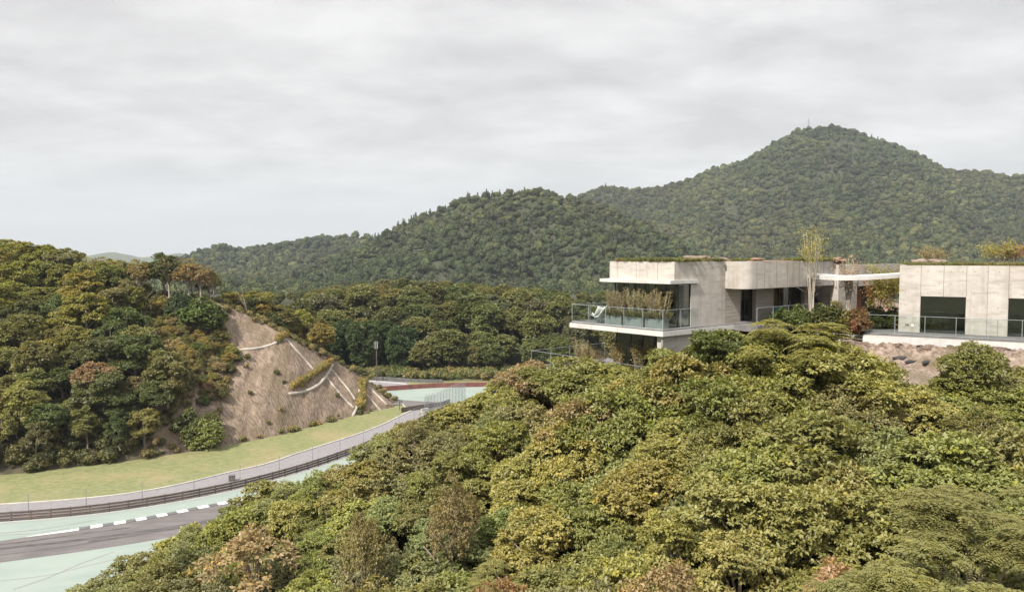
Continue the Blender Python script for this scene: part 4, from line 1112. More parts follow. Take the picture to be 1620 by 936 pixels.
# slender planter shrubs: upright twigs with small leaves, and a green grassy skirt
def upright(seed, h, R, n, L, col_t, skirt=True):
    rs = np.random.RandomState(seed); P = []; D = []; N = []; tt = []; LL = []
    tw = MB()
    for k in range(n):
        a = rs.rand() * 6.28; r0 = R * .35 * rs.rand(); r1 = R * rs.uniform(.4, 1); hh = h * rs.uniform(.6, 1)
        p0 = np.array([math.cos(a) * r0, math.sin(a) * r0, 0]); p1 = np.array([math.cos(a) * r1, math.sin(a) * r1, hh])
        mid = (p0 + p1) / 2 + np.array([0, 0, .1 * h])
        tw.tube([p0, mid, p1], [.014, .009, .004], 4)
        m = 46
        t = rs.uniform(.3, 1, m)[:, None]; pt = p0 * (1 - t) ** 2 + 2 * mid * t * (1 - t) + p1 * t * t + rs.normal(0, .05, (m, 3))
        P.append(pt); D.append(unit(rs.normal(size=(m, 3)) + [0, 0, .7])); N.append(unit(rs.normal(size=(m, 3)) + [0, 0, .4])); tt.append(np.clip(rs.normal(col_t, .15, m), 0, 1)); LL.append(L * rs.uniform(.6, 1.2, m))
    if skirt:
        m = 260; a = rs.rand(m) * 6.28; r_ = R * rs.uniform(.1, 1, m)
        P.append(np.stack([np.cos(a) * r_, np.sin(a) * r_ * .7, np.zeros(m)], 1)); D.append(unit(np.stack([np.cos(a) * .4, np.sin(a) * .4, np.full(m, 1.0)], 1) + rs.normal(0, .2, (m, 3))))
        N.append(unit(rs.normal(size=(m, 3)))); tt.append(np.clip(rs.normal(.12, .08, m), 0, 1)); LL.append(rs.uniform(.25, .5, m))
    P = np.concatenate(P); D = np.concatenate(D); N = np.concatenate(N); tt = np.concatenate(tt); LL = np.concatenate(LL)
    return leaf_mesh('foliage', P, D, N, LL, np.minimum(LL * .35, .06), tt, M['leaf']), tw.mesh('stems', M['bark_pale'])
UP = [upright(300 + i, 1.5 + .1 * i, .52, 22, .10, .62) for i in range(4)]
def upright_plant(p, s, col, label, i, name='shrub', group=None):
    r = empty(name, p, i * 1.3); r.scale = (s, s, s)
    link(bpy.data.objects.new('stems', UP[i % 4][1]), r); f = link(bpy.data.objects.new('foliage', UP[i % 4][0]), r); f.color = (*col, 1)
    prop(r, label, 'shrub', group)
tan = (.185, .175, .095)
names3 = ['first', 'middle', 'last']
for i, a_ in enumerate((4.35, 2.75, 1.15)):
    p = planter(a_, .85, ZF, f'long grey-green planter on the upper balcony, {names3[i]} of three from left')
    for k in (-.4, .35):
        upright_plant(p + U * k + Vector((0, 0, .57)), random.uniform(.95, 1.15), jit(tan), f'wispy tan shrub in the {names3[i]} upper balcony planter from left, ' + ('far' if k > 0 else 'near') + ' side', i * 2 + (k > 0), group='wispy shrubs in planters')
for i, a_ in enumerate((4.6, 3.0, 1.7)):
    p = planter(a_, 1.4, ZL, f'planter on the lower terrace, {names3[i]} of three from left', 1.0)
    upright_plant(p + Vector((0, 0, .57)), 1.25, jit((.22, .18, .08)), f'tan-green shrub in the {names3[i]} lower terrace planter from left', i, group='wispy shrubs in planters')
for i, a_ in enumerate((6.6, 8.0, 9.4)):
    upright_plant(local_to_world(H, a_, 1.6 + .6 * i, ZL), 1.2, jit((.19, .16, .09)), f'dry tan shrub at the open end of the lower terrace, {names3[i]} from right', i + 1, group='wispy shrubs on the terrace')
# parasol-like teal item and box on the second terrace
p = local_to_world(H, -.5, 11.3, ZF - .05); r = empty('garden_chair', p, .4)
q = MB(); q.box(-.35, .35, -.3, .3, .35, .45); q.build('seat', M['teal'], r); q = MB(); q.box(-.35, .35, .25, .33, .45, .95); q.build('backrest', M['teal'], r)
for sx in (-.3, .3):
    for sy in (-.25, .25): q = MB(); q.bar((sx, sy, 0), (sx, sy, .35), .02); q.build('leg', M['galv'], r)
prop(r, 'teal cushioned chair behind the glass railing of the middle terrace', 'chair')

# ---- roof planting
tuft = []
for i in range(3):
    rs_t = np.random.RandomState(500 + i); m = 90
    a = rs_t.rand(m) * 6.28; r_ = .22 * rs_t.rand(m)
    P = np.stack([np.cos(a) * r_, np.sin(a) * r_, np.zeros(m)], 1)
    D = unit(np.stack([np.cos(a) * .6, np.sin(a) * .6, np.ones(m)], 1) + rs_t.normal(0, .25, (m, 3)))
    LL = rs_t.uniform(.12, .3, m)
    tuft.append(leaf_mesh('tuft', P, D, unit(rs_t.normal(size=(m, 3))), LL, LL * .22, np.clip(rs_t.normal(.5, .2, m), 0, 1), M['leafi']))
pts = []
def roof_rect(H_, a0, a1, b0, b1, z, n_, neg=True):
    for k in range(n_):
        a = random.uniform(a0, a1); b = b0 + (b1 - b0) * random.random() ** 2.2
        pts.append(H_.matrix_basis @ Vector((a, -b if neg else b, z)))
roof_rect(H, .75, 5.7, 1.95, 10, ZR, 700)
for k in range(1500):
    pts.append(H.matrix_basis @ Vector((-.72 + 3.5 * random.random() ** 2, -random.uniform(6.9, 18.0), ZR)))
roof_rect(H2, .3, xe + 8, .45, 9, ZR2 - .03, 1600, False)
pts = [p for p in pts if fbm(np.array([p.x]), np.array([p.y]), 2.2, 2, 23)[0] > .5]
m = len(pts); rr_ = np.random.RandomState(5)
cc = np.where(rr_.rand(m, 1) < .75, np.array([[.13, .15, .06]]), np.array([[.20, .17, .09]])) * rr_.uniform(.7, 1.3, (m, 1))
s_ = rr_.uniform(.45, 1.0, m)
scatter('roof_grass', np.array(pts), np.stack([s_, s_, s_], 1), np.stack([np.zeros(m), np.zeros(m), rr_.rand(m) * 6], 1), rr_.randint(0, 3, m), cc, tuft, 'low green grass growing along the flat roofs', 'grass')
for i, (a, b, D_, dims, mt, lab) in enumerate([(1105, 409, 48.5, (.95, .7, .2), 'rock', 'broad sandy earth mound on the roof of the left house'), (1142, 411, 50, (.5, .5, .16), 'rock', 'small sandy mound beside the broad one on the roof'),
                                               (1197, 411, 50, (.5, .4, .13), 'dirt', 'low brown earth mound above the middle of the roof edge'), (1320, 412, 53, (.8, .6, .2), 'dirt', 'dark brown earth mound near the garden trees'),
                                               (1455, 414, 54, (.6, .5, .2), 'rock', 'pale mound on the right roof beyond the first window'), (1480, 414, 55, (.8, .6, .22), 'rock', 'largest pale mound on the right roof')]):
    blob('earth_mound', Pd(a, b, D_), dims, mt, lab, 'mound', 20 + i, i * .7, 'earth mounds on the roofs')

lt = []
la = on_ground(curve(BASE, 200), ZT); lb = on_ground(curve(E, 200), ZT)
for _ in range(9000):
    i = random.randrange(15, 199); q_ = random.random(); q_ = q_ * .97 + .01
    if random.random() < .25: q_ = random.random() ** 3 * .25
    p_ = la[i] * (1 - q_) + lb[i] * q_; lt.append((p_[0] + random.uniform(-.7, .7), p_[1] + random.uniform(-.3, .3), ZT - .02))
m = len(lt); cc = np.where(rr_.rand(m, 1) < .7, np.array([[.19, .21, .085]]), np.array([[.23, .22, .11]])) * rr_.uniform(.7, 1.25, (m, 1)); s_ = rr_.uniform(.2, .4, m)
scatter('grass', np.array(lt), np.stack([s_, s_, s_ * .4], 1), np.stack([np.zeros(m), np.zeros(m), rr_.rand(m) * 6], 1), rr_.randint(0, 3, m), cc, tuft, 'short green and straw-coloured grass of the verge beside the service road', 'grass')
line_on('tyre_mark', [(-100, 868), (80, 846), (240, 824), (330, 806)], .037, .18, 'rubber') if False else None
line_on('tyre_mark', [(-60, 884), (90, 866), (240, 842), (360, 820)], .035, .22, 'rubber')
line_on('tyre_mark', [(-60, 846), (20, 841), (90, 833), (150, 822)], .024, .16, 'service')
line_on('tyre_mark', [(20, 932), (70, 915), (130, 890), (180, 872)], .024, .14, 'service')
# ================================================================== TRACKSIDE THINGS
def along(pts3, step):
    P = [Vector(p) for p in pts3]; out = [P[0]]; acc = 0; dirs = [(P[1] - P[0]).normalized()]
    for a, b in zip(P[:-1], P[1:]):
        L_ = (b - a).length; d = (b - a) / L_ if L_ else Vector((1, 0, 0)); t = step - acc
        while t <= L_: out.append(a + d * t); dirs.append(d); t += step
        acc = (acc + L_) % step
    return out, dirs
rc3 = on_ground(curve(R_, 200), ZT)
rc3 = [p for p in rc3 if proj(p)[0] < 715]
S0 = Vector(rc3[0])
GR = empty('guard_rail', S0)
for k, zc in enumerate((.28, .62, .96)):
    mb = MB()
    prof = [(-.04, -.14), (.02, -.07), (-.03, 0), (.02, .07), (-.04, .14), (-.07, .14), (-.07, -.14)]
    for a, b in zip(rc3[:-1], rc3[1:]):
        a, b = Vector(a) - S0, Vector(b) - S0; d = (b - a).normalized(); s = Vector((d.y, -d.x, 0))
        vs = [a + s * (x + .06) + Vector((0, 0, zc + z)) for x, z in prof] + [b + s * (x + .06) + Vector((0, 0, zc + z)) for x, z in prof]
        m_ = len(prof); mb.add(vs, [(i, (i + 1) % m_, m_ + (i + 1) % m_, m_ + i) for i in range(m_)])
    mb.build('rail_beam', M['rail'], GR)
ps, ds = along(rc3, 2.0)
post = MB(); post.box(-.06, .06, -.08, .04, -.3, 1.12); pm = post.mesh('post', M['rail'])
# nearest hundred posts as parts, the far ones as one part
far_posts = MB(); cnt = 0
for p, d in zip(ps, ds):
    s_in = proj(p)[0]
    if s_in < -120: continue
    if cnt < 90:
        o = link(bpy.data.objects.new('post', pm), GR); o.location = p - S0 - Vector((d.y, -d.x, 0)) * .06; o.rotation_euler = (0, 0, math.atan2(d.y, d.x)); cnt += 1
prop(GR, 'long dark guard rail of three beams curving beside the green run-off', 'guard rail')
ew = MB()
for a, b in zip(rc3[:-1], rc3[1:]):
    a, b = Vector(a), Vector(b); d = (b - a).normalized(); s = Vector((d.y, -d.x, 0))
    ew.add([a + s * .12 + Vector((0, 0, .02)), b + s * .12 + Vector((0, 0, .02)), b + s * .42 + Vector((0, 0, .02)), a + s * .42 + Vector((0, 0, .02))], [(0, 1, 2, 3)])
prop(ew.build('kerb', M['kerbline']), kind='structure')
# catch fence on slim posts behind the rail
CF = empty('catch_fence', S0)
off_ = [Vector(p) + (lambda d: Vector((-d.y, d.x, 0)) * .55)((Vector(rc3[min(i + 1, len(rc3) - 1)]) - Vector(rc3[max(i - 1, 0)])).normalized()) for i, p in enumerate(rc3)]
ps, ds = along(off_, 5.9)
k_ = 0; tops = []
for p, d in zip(ps, ds):
    if proj(p)[0] < -200: continue
    q = MB(); q.tube([(0, 0, -.2), (0, 0, 2.9)], [.045, .04], 6); o = q.build('post', M['galv'], CF); o.location = p - S0; tops.append(p)
    k_ += 1
wm = MB()
for z in (1.25, 1.7, 2.15, 2.6, 2.86):
    for a, b in zip(tops[:-1], tops[1:]): wm.bar(a - S0 + Vector((0, 0, z)), b - S0 + Vector((0, 0, z)), .008, n=3)
for a, b in zip(tops[:-1], tops[1:]):
    for q_ in np.linspace(0, 1, 11)[1:-1]:
        c = a.lerp(b, q_) - S0; wm.bar(c + Vector((0, 0, 1.1)), c + Vector((0, 0, 2.86)), .004, n=3)
wm.build('wire_mesh', M['galv'], CF)
bi = min(range(len(tops)), key=lambda i: abs(proj(tops[i])[0] - 520))
q = MB(); d = (tops[bi - 1] - tops[bi]).normalized(); q.bar(tops[bi] - S0 + Vector((0, 0, 2.3)), tops[bi] - S0 + d * 2.6 + Vector((0, 0, .0)), .04); q.build('brace', M['galv'], CF)
prop(CF, 'thin wire catch fence on slim posts along the grey service road', 'fence')
# box on the service road
p = Pz(367, 760, ZT); r = empty('equipment_box', p, .35)
q = MB(); q.box(-.42, .42, -.3, .3, .06, .72); q.box(-.45, .45, -.33, .33, .72, .78); q.build('cabinet', M['dark'], r)
q = MB(); q.box(-.34, .34, -.312, -.3, .18, .62); q.build('door', M['rail'], r)
q = MB(); q.box(-.4, -.3, -.28, .28, 0, .06); q.box(.3, .4, -.28, .28, 0, .06); q.build('feet', M['dark'], r)
prop(r, 'small black equipment box standing behind the guard rail', 'box')

def wall_along(name, pts, h, th, mat, label, cat, dz=0.0, posts=None):
    c = on_ground(curve(pts, 40), ZT + dz); o0 = Vector(c[0]); r = empty(name, o0); mb = MB()
    for a, b in zip(c[:-1], c[1:]):
        a, b = Vector(a) - o0, Vector(b) - o0; d = (b - a).normalized(); s = Vector((-d.y, d.x, 0)) * th
        mb.add([a, b, b + s, a + s, *(v + Vector((0, 0, h)) for v in (a, b, b + s, a + s))], [(4, 5, 6, 7), (0, 1, 5, 4), (2, 3, 7, 6)])
    mb.build('barrier_face', M[mat], r)
    pm_ = MB(); pp_, dd_ = along(c, 2.2)
    for p, d in zip(pp_, dd_):
        p = p - o0; s = Vector((d.y, -d.x, 0)); pm_.prism([tuple((p + d * x + s * y)[:2]) for x, y in ((-.06, .0), (.06, .0), (.06, .05), (-.06, .05))], 0, h + .03)
    pm_.build('rib', M['rail'], r)
    prop(r, label, cat); return r
wall_along('barrier_wall', [(588, 620), (600, 619), (640, 616.2), (680, 613.6), (741, 612), (803, 611), (850, 611)], 1.05, .35, 'redwall', 'low dark red barrier wall around the far green run-off', 'barrier')
wall_along('barrier_wall', [(574, 599.5), (600, 601), (630, 602.8), (662, 605), (700, 605.5)], .8, .35, 'dark', 'low black barrier at the far edge of the track by the trees', 'barrier')
wall_along('barrier_wall', [(636, 652), (655, 649), (680, 645), (704, 641), (712, 638)], .9, .25, 'rail', 'short dark barrier beside the white gate', 'barrier')
# curved debris fence
c = on_ground(curve([(672, 655), (690, 650), (700, 645), (712, 640), (722, 636), (736, 632)], 14), ZT); o0 = Vector(c[0]); r = empty('debris_fence', o0)
wm = MB()
for i, p in enumerate(c):
    p = Vector(p) - o0; q = MB(); q.tube([p, p + Vector((0, 0, 3.2)), p + Vector((.5, -.4, 3.9))], [.05, .045, .035], 6); q.build('post', M['galv'], r)
    if i: 
        pr = Vector(c[i - 1]) - o0
        for z in np.arange(.4, 3.8, .28): wm.bar(pr + Vector((0, 0, z)), p + Vector((0, 0, z)), .02, n=3)
        for t in np.linspace(0, 1, 6)[1:-1]: wm.bar(pr.lerp(p, t) + Vector((0, 0, .3)), pr.lerp(p, t) + Vector((0, 0, 3.3)), .02, n=3)
wm.build('wire_mesh', M['galv'], r)
prop(r, 'tall silver debris fence curving at the edge of the far run-off', 'fence')
# gate
p = Pz(672, 658, ZT); r = empty('gate', p, .5)
q = MB(); q.box(-.75, -.67, -.04, .04, 0, 1.5); q.box(.67, .75, -.04, .04, 0, 1.5); q.box(-.67, .67, -.03, .03, 1.42, 1.5); q.box(-.67, .67, -.03, .03, .15, .23); q.build('gate_frame', M['white'], r)
q = MB()
for x in (-.3, 0, .3): q.box(x - .04, x + .04, -.02, .02, .23, 1.42)
q.bar((-.67, 0, .23), (.67, 0, 1.42), .04); q.build('bars', M['galv'], r)
prop(r, 'small white framed gate at the bend of the service road', 'gate')
p = Pz(632, 648, ZT); r = empty('marshal_post', p, 0)
q = MB(); q.box(-.08, .08, -.08, .08, 0, 2.0); q.build('pole', M['dark'], r); q = MB(); q.box(-.1, .55, -.25, .25, 1.45, 1.95); q.build('signal_box', M['dark'], r)
q = MB(); q.bar((.4, 0, 1.5), (1.6, -.3, 0), .06); q.build('stay', M['white'], r)
prop(r, 'dark marshal post with a slanting white stay at the road bend', 'post')
# pole with two white panels in front of the dark trees
p = Pz(596, 603, ZT); r = empty('panel_pole', p, 0)
q = MB(); q.tube([(0, 0, 0), (0, 0, 9.6)], [.16, .11], 8); q.build('pole', M['rail'], r)
for x in (-.38, .14): q = MB(); q.box(x, x + .24, -.28, -.14, 7.9, 9.7); q.build('panel', M['galv'], r)
prop(r, 'dark pole carrying two upright white panels before the dense trees', 'pole')

# ================================================================== TREES
GREEN = (.165, .176, .064); YG = (.225, .225, .082); OL = (.185, .186, .078); DK = (.060, .078, .034); DUST = (.185, .195, .098); RUST = (.24, .165, .10); TAN_ = (.23, .19, .115); ORG = (.20, .172, .082)
NEARC = [('mid green broadleaf tree', GREEN, 6), ('yellow-green broadleaf tree', YG, 4), ('olive broadleaf tree', OL, 4), ('dusty grey-green tree', DUST, 2.5), ('brownish autumn tree', ORG, .2)]
def pick(lst):
    t = random.uniform(0, sum(x[2] for x in lst))
    for x in lst:
        t -= x[2]
        if t <= 0: return x
    return lst[-1]
SIL = np.array([(-200, 1100), (60, 960), (95, 936), (180, 880), (250, 848), (300, 830), (345, 808), (380, 790), (430, 760), (480, 745), (530, 732), (560, 704), (600, 692), (640, 668), (700, 645), (735, 632), (780, 612), (830, 590), (870, 576), (900, 572), (940, 579), (1000, 584), (1035, 580), (1055, 560), (1100, 538), (1150, 520), (1230, 505), (1280, 552), (1330, 560), (1380, 585), (1400, 605), (1500, 605), (1510, 575), (1600, 592), (1700, 585), (2200, 585)])
def poisson(cands, rmin):
    cell = {}; out = []
    for p in cands:
        r_ = rmin(p) if callable(rmin) else rmin
        k = (int(p[0] // 2), int(p[1] // 2)); ok = True
        for i in (-2, -1, 0, 1, 2):
            for j in (-2, -1, 0, 1, 2):
                for q in cell.get((k[0] + i, k[1] + j), ()):
                    if math.hypot(p[0] - q[0], p[1] - q[1]) < r_: ok = False
        if ok: cell.setdefault(k, []).append(p); out.append(p)
    return out
rnd = random.Random(11)
cands = [(rnd.uniform(-27, 38), rnd.uniform(8, 52)) for _ in range(10000)]
nearpts = []
for x, y in poisson(cands, 1.8):
    zt = float(canopy_z(np.array([x]), np.array([y]))[0]); g = float(near_z(np.array([x]), np.array([y]))[0])
    if y > 46.0 or (x > 6 and y > 38.5) or (x > 2 and y > 40.5): continue
    h = min(6.2, max(2.0, zt - g + rnd.uniform(-.9, .7)))
    q = proj((x, y, g + h * 1.02))
    s_y = np.interp(q[0], SIL[:, 0], SIL[:, 1])
    q2 = proj((x, y, g + h * .4))
    if q[1] < s_y: 
        # shorten until it stays under the edge of the wood
        while h > 1.6 and proj((x, y, g + h * 1.02))[1] < s_y: h -= .2
        if proj((x, y, g + h * 1.02))[1] < s_y: continue
    if q[0] < -60 or q[0] > 1680 or q[1] > 1120: continue
    nearpts.append((x, y, g, h))
print('near trees', len(nearpts))
def zone_near(px, py):
    row = 'along the bottom edge' if py > 870 else 'low on near slope' if py > 790 else 'midway up near slope' if py > 710 else 'high on near slope' if py > 640 else 'atop the near slope'
    if px < 700: return row + (' before the track' if py < 870 else ', left half')
    if px > 1250: return row + ' below right deck'
    return row
for x, y, g, h in nearpts:
    u = rnd.random()
    ph, c_, _ = pick(NEARC)
    q = proj((x, y, g + h))
    if q[0] < 760 and rnd.random() < .35: ph, c_, _ = NEARC[rnd.choice((3, 3, 1, 2))]
    key = f'near{rnd.randint(0, 4)}' if u < .72 else f'fine{rnd.randint(0, 1)}'
    if q[0] > 760 and u > .93: key = f'frond{rnd.randint(0, 1)}'
    if ph.startswith('dusty'): key = f'fine{rnd.randint(0, 1)}' if rnd.random() < .6 else key
    if key.startswith('frond'): ph, c_ = 'feathery-leaved light green tree', (.175, .175, .074)
    z1 = PROTO[key][2]; s = h / z1
    tree(key, (x, y, g), s, jit(c_, .15), ph, zone_near(*q), sx=max(.9, min(1.35, .92 / s)) * rnd.uniform(.85, 1.15), group='trees on the near slope', tilt=.06)
# singled-out trees of the near slope
def near_at(px, py, Y, key, col, ph, zone, top=True, sx=1.0, name='broadleaf_tree', h=None):
    p = Pd(px, py, Y); g = float(near_z(np.array([p.x]), np.array([p.y]))[0])
    hh = (p.z - g) if h is None else h
    s = hh / PROTO[key][2]; sc = min(s, 1.15 if Y < 26 else 1.5)
    r = tree(key, (p.x, p.y, g if h is None else p.z - hh), 1.0, col, ph, zone, sx=1, name=name, group='trees on the near slope')
    for ch in r.children:
        if ch.name.startswith('crown'): ch.scale = (sc * sx, sc * sx, sc); ch.location = (0, 0, hh - PROTO[key][2] * sc)
        else: ch.scale = (1, 1, s)
    return r
near_at(1262, 496, 35.5, 'frond0', (.20, .20, .075), 'tall spreading tree with forked trunk', 'atop the near slope before the garden', sx=.95)
near_at(1305, 535, 34.5, 'near1', YG, 'bright yellow-green tree', 'beside the timber edging')
near_at(1205, 528, 36.5, 'near2', GREEN, 'rounded green tree', 'below the middle glass railing', sx=.8)
near_at(1135, 520, 37, 'near0', (.09, .11, .04), 'darker green rounded tree', 'under the tall blank concrete wall', sx=.8)
near_at(1545, 540, 36, 'near3', GREEN, 'green tree rising before the deck edge', 'below the second dark window', sx=.75)
near_at(1590, 572, 37, 'near2', OL, 'low olive tree', 'under the deck edge by the right rim', sx=.8)
near_at(1512, 598, 37, 'near0', GREEN, 'low dark tree', 'between the rock bank and the tall tree before the deck', sx=.8)
near_at(1368, 560, 38, 'near1', OL, 'rounded olive tree', 'at the corner of the white deck', sx=.8)
near_at(1468, 606, 36.5, 'near4', YG, 'low yellow-green bush-like tree', 'right under the rounded sandbag', sx=.7)
near_at(1490, 590, 37.2, 'near1', OL, 'small olive tree', 'on the right side of the rock ledge', sx=.6)
near_at(1425, 604, 36, 'fine0', GREEN, 'fine-leaved low tree', 'just below the rock ledge', sx=.9)
near_at(1398, 568, 36.5, 'near4', YG, 'small yellow-green tree', 'left of the sandbags', sx=.7)
near_at(1460, 860, 15.2, 'frond1', (.165, .168, .07), 'large feathery tree with long drooping fronds', 'near the bottom edge', sx=.9)
near_at(1560, 760, 19.0, 'frond0', (.165, .165, .07), 'layered feathery tree', 'low by the right edge of the photo', sx=1.1)
near_at(1335, 882, 16.5, 'dry', (.30, .20, .13), 'dry rust-coloured tree', 'at the bottom edge', sx=.75)
near_at(915, 622, 35, 'dry', (.22, .175, .095), 'rusty brown tree', 'high on the near slope before the lower terrace', sx=.8)
near_at(800, 905, 24, 'dry', (.20, .12, .06), 'small reddish tree', 'at the bottom edge', sx=.6)
near_at(400, 830, 33, 'dry', (.26, .20, .12), 'pale tan tree', 'beside the painted kerb')
near_at(715, 745, 30, 'fine0', (.185, .155, .08), 'dry olive-brown tree', 'midway up the near slope', sx=.42)
near_at(575, 800, 30, 'fine1', (.19, .17, .08), 'brown feathery tree', 'low on the near slope', sx=.42)
near_at(1060, 880, 19, 'dry', (.25, .19, .11), 'pale brown tree', 'at the bottom edge', sx=.65)

for i, (px, py, Y, ph, c_) in enumerate([(612, 690, 44, 'low dusty green tree', DUST), (650, 668, 44.5, 'small olive tree', OL), (688, 650, 45, 'spreading mid green tree', GREEN), (722, 634, 45.5, 'light yellow-green tree', YG), (756, 620, 45.5, 'dense olive tree', OL), (788, 606, 45, 'small pale green tree', YG), (838, 572, 44.5, 'tan-tipped tree', TAN_), (872, 564, 44, 'mid green tree', GREEN), (905, 562, 43, 'rounded olive tree', OL), (942, 568, 42, 'leafy green tree', GREEN), (975, 577, 41.5, 'low yellow-green tree', YG),
                               (1010, 586, 41, 'low olive tree', OL), (1042, 574, 40, 'bright green tree', YG), (1075, 549, 39.5, 'broad green tree', GREEN), (1100, 540, 39, 'slightly taller green tree', OL), (1165, 522, 38.5, 'dense green tree', GREEN)]):
    near_at(px, py, Y, ('near1', 'near3', 'fine0', 'near0', 'near2')[i % 5], jit(c_, .1), ph, 'at the upper rim of the near slope below the terraces', sx=1.1, h=rnd.uniform(4, 5))
# undergrowth filling the gaps of the near slope
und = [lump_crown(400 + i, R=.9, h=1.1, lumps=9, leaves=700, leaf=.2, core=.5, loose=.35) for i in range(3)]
up = []
for _ in range(5200):
    x, y = rnd.uniform(-30, 40), rnd.uniform(9, 48)
    if y > 43 and x > 5: continue
    g = float(near_z(np.array([x]), np.array([y]))[0]); q = proj((x, y, g + 1.2))
    if q[1] < np.interp(q[0], SIL[:, 0], SIL[:, 1]) + 14 or q[0] < -100 or q[0] > 1720: continue
    if x > 17 and y > 38.5 and rnd.random() < .72: continue
    up.append((x, y, g - .15))
m = len(up); rr_ = np.random.RandomState(9); s_ = rr_.uniform(.6, 1.4, m)
cc = np.where(rr_.rand(m, 1) < .7, np.array([[.07, .085, .032]]), np.array([[.10, .10, .04]])) * rr_.uniform(.6, 1.3, (m, 1))
scatter('undergrowth', np.array(up), np.stack([s_, s_, s_ * 1.1], 1), np.stack([np.zeros(m), np.zeros(m), rr_.rand(m) * 6], 1), rr_.randint(0, 3, m), cc, und, 'dark leafy undergrowth beneath the trees of the near slope', 'undergrowth')

# ---- left hill
HC = [('dark green layered tree', (.092, .114, .046), 4.5), ('olive green tree', (.152, .160, .060), 4), ('yellow-green flat-topped tree', (.22, .215, .07), 3), ('brown-green tree', (.165, .155, .078), .8)]
def zone_hill(px, py):
    row = 'on the left skyline' if py < 440 else 'high on left hill' if py < 510 else 'halfway up left hill' if py < 590 else 'low on left hill' if py < 670 else 'at the foot of left hill'
    return row + (' near the edge' if px < 130 else ' by the cut slope' if px > 250 else '')
cands = []
nb = int(np.searchsorted(TT, np.interp(7, range(len(tl)), tl)))
for _ in range(6000):
    u = rnd.random(); v = rnd.uniform(.03, 1.35)
    i = u * (nb - 2); j = int(i); f = i - j
    k = np.interp(v, V_, np.arange(len(V_))); k0 = int(k); fk = k - k0; k1 = min(k0 + 1, len(V_) - 1)
    p = (HP[k0, j] * (1 - f) + HP[k0, j + 1] * f) * (1 - fk) + (HP[k1, j] * (1 - f) + HP[k1, j + 1] * f) * fk
    cands.append((p[0], p[1], p[2], v))
SKY_ = np.array([(-200, 360), (0, 372), (50, 372), (95, 380), (140, 400), (170, 405), (200, 402), (225, 405), (250, 398), (300, 402), (330, 405), (350, 450), (430, 470)])
nh = 0
for x, y, z, v in poisson(cands, 3.3):
    q0 = proj((x, y, z))
    if q0[0] < -90 or q0[0] > 360: continue
    # the opening of scrub right of the wood
    if v < .98 and q0[0] > 225 and q0[1] < 590 and q0[1] > 478: continue
    if q0[0] > np.interp(q0[1], [590, 640, 700, 740], [340, 318, 250, 230]): continue
    ph, c_, _ = pick(HC); key = f'hill{rnd.randint(0, 3)}'; h = rnd.uniform(6.0, 10.5) * (.72 if v < .08 else 1)
    if q0[0] > 120 and q0[1] < 520 and rnd.random() < .5: key = f'thin{rnd.randint(0, 1)}'; ph, c_ = rnd.choice([('sparse brownish tree', (.20, .17, .09)), ('thin olive tree', (.16, .16, .07))])
    if q0[1] < 560 and q0[0] < 140 and rnd.random() < .45: ph, c_ = 'yellow-green flat-topped tree', (.175, .18, .055)
    s_y = np.interp(q0[0], SKY_[:, 0], SKY_[:, 1])
    while h > 3.2 and proj((x, y, z + h))[1] < s_y + rnd.uniform(-4, 8): h -= .3
    s = h / PROTO[key][2]
    q = proj((x, y, z + h * .8))
    tree(key, (x, y, z - .3), s, jit(c_, .15), ph, zone_hill(*q), sx=rnd.uniform(.72, 1.1), group='trees on the left hill', tilt=.10); nh += 1
print('hill trees', nh)
def hill_at(px, py_base, py_top, key, col, ph, zone, sx=1.0, name='broadleaf_tree'):
    b = on_hill(px, py_base)
    if b is None: return print('no hill', px, py_base)
    t = Pd(px, py_top, b.y); h = t.z - b.z; s = h / PROTO[key][2]
    return tree(key, tuple(b - Vector((0, 0, .2))), s, col, ph, zone, sx=sx, name=name, group='trees on the left hill')
hill_at(155, 650, 560, 'hill1', (.22, .15, .095), 'rust-pink flat tree', 'in the dark lower part of the left hill')
hill_at(268, 478, 398, 'thin0', (.10, .105, .045), 'tall dark green tree', 'on the skyline before the far ridge')
hill_at(300, 482, 405, 'thin1', (.20, .15, .075), 'orange-brown tree', 'on the skyline next to the cut slope', 1.1)
hill_at(318, 484, 412, 'thin0', (.25, .19, .12), 'pale brown sparse tree', 'on the skyline next to the cut slope')
hill_at(282, 500, 462, 'bush0', (.055, .080, .045), 'dark bluish-green rounded bush', 'below the skyline next to the cut slope', .8, 'shrub')
hill_at(258, 490, 468, 'bush1', (.22, .20, .07), 'bright yellowish bush', 'beside the dark rounded bush', 1, 'shrub')
hill_at(318, 514, 472, 'bush1', (.085, .12, .04), 'broad bright green bush', 'at the upper edge of the cut slope', 1.15, 'shrub')
hill_at(325, 708, 662, 'bush0', (.16, .19, .065), 'large light green bush', 'at the foot of the cut slope', .8, 'shrub')
hill_at(300, 690, 648, 'bush1', (.10, .12, .045), 'mid green bush', 'behind the large light green bush', .7, 'shrub')
hill_at(336, 690, 650, 'bush0', (.12, .125, .05), 'olive bush', 'between the cut slope and the light green bush', .6, 'shrub')
hill_at(266, 650, 545, 'hill2', (.16, .155, .07), 'pale olive tree with slim leaning trunk', 'where the left wood meets the scrub', .8)
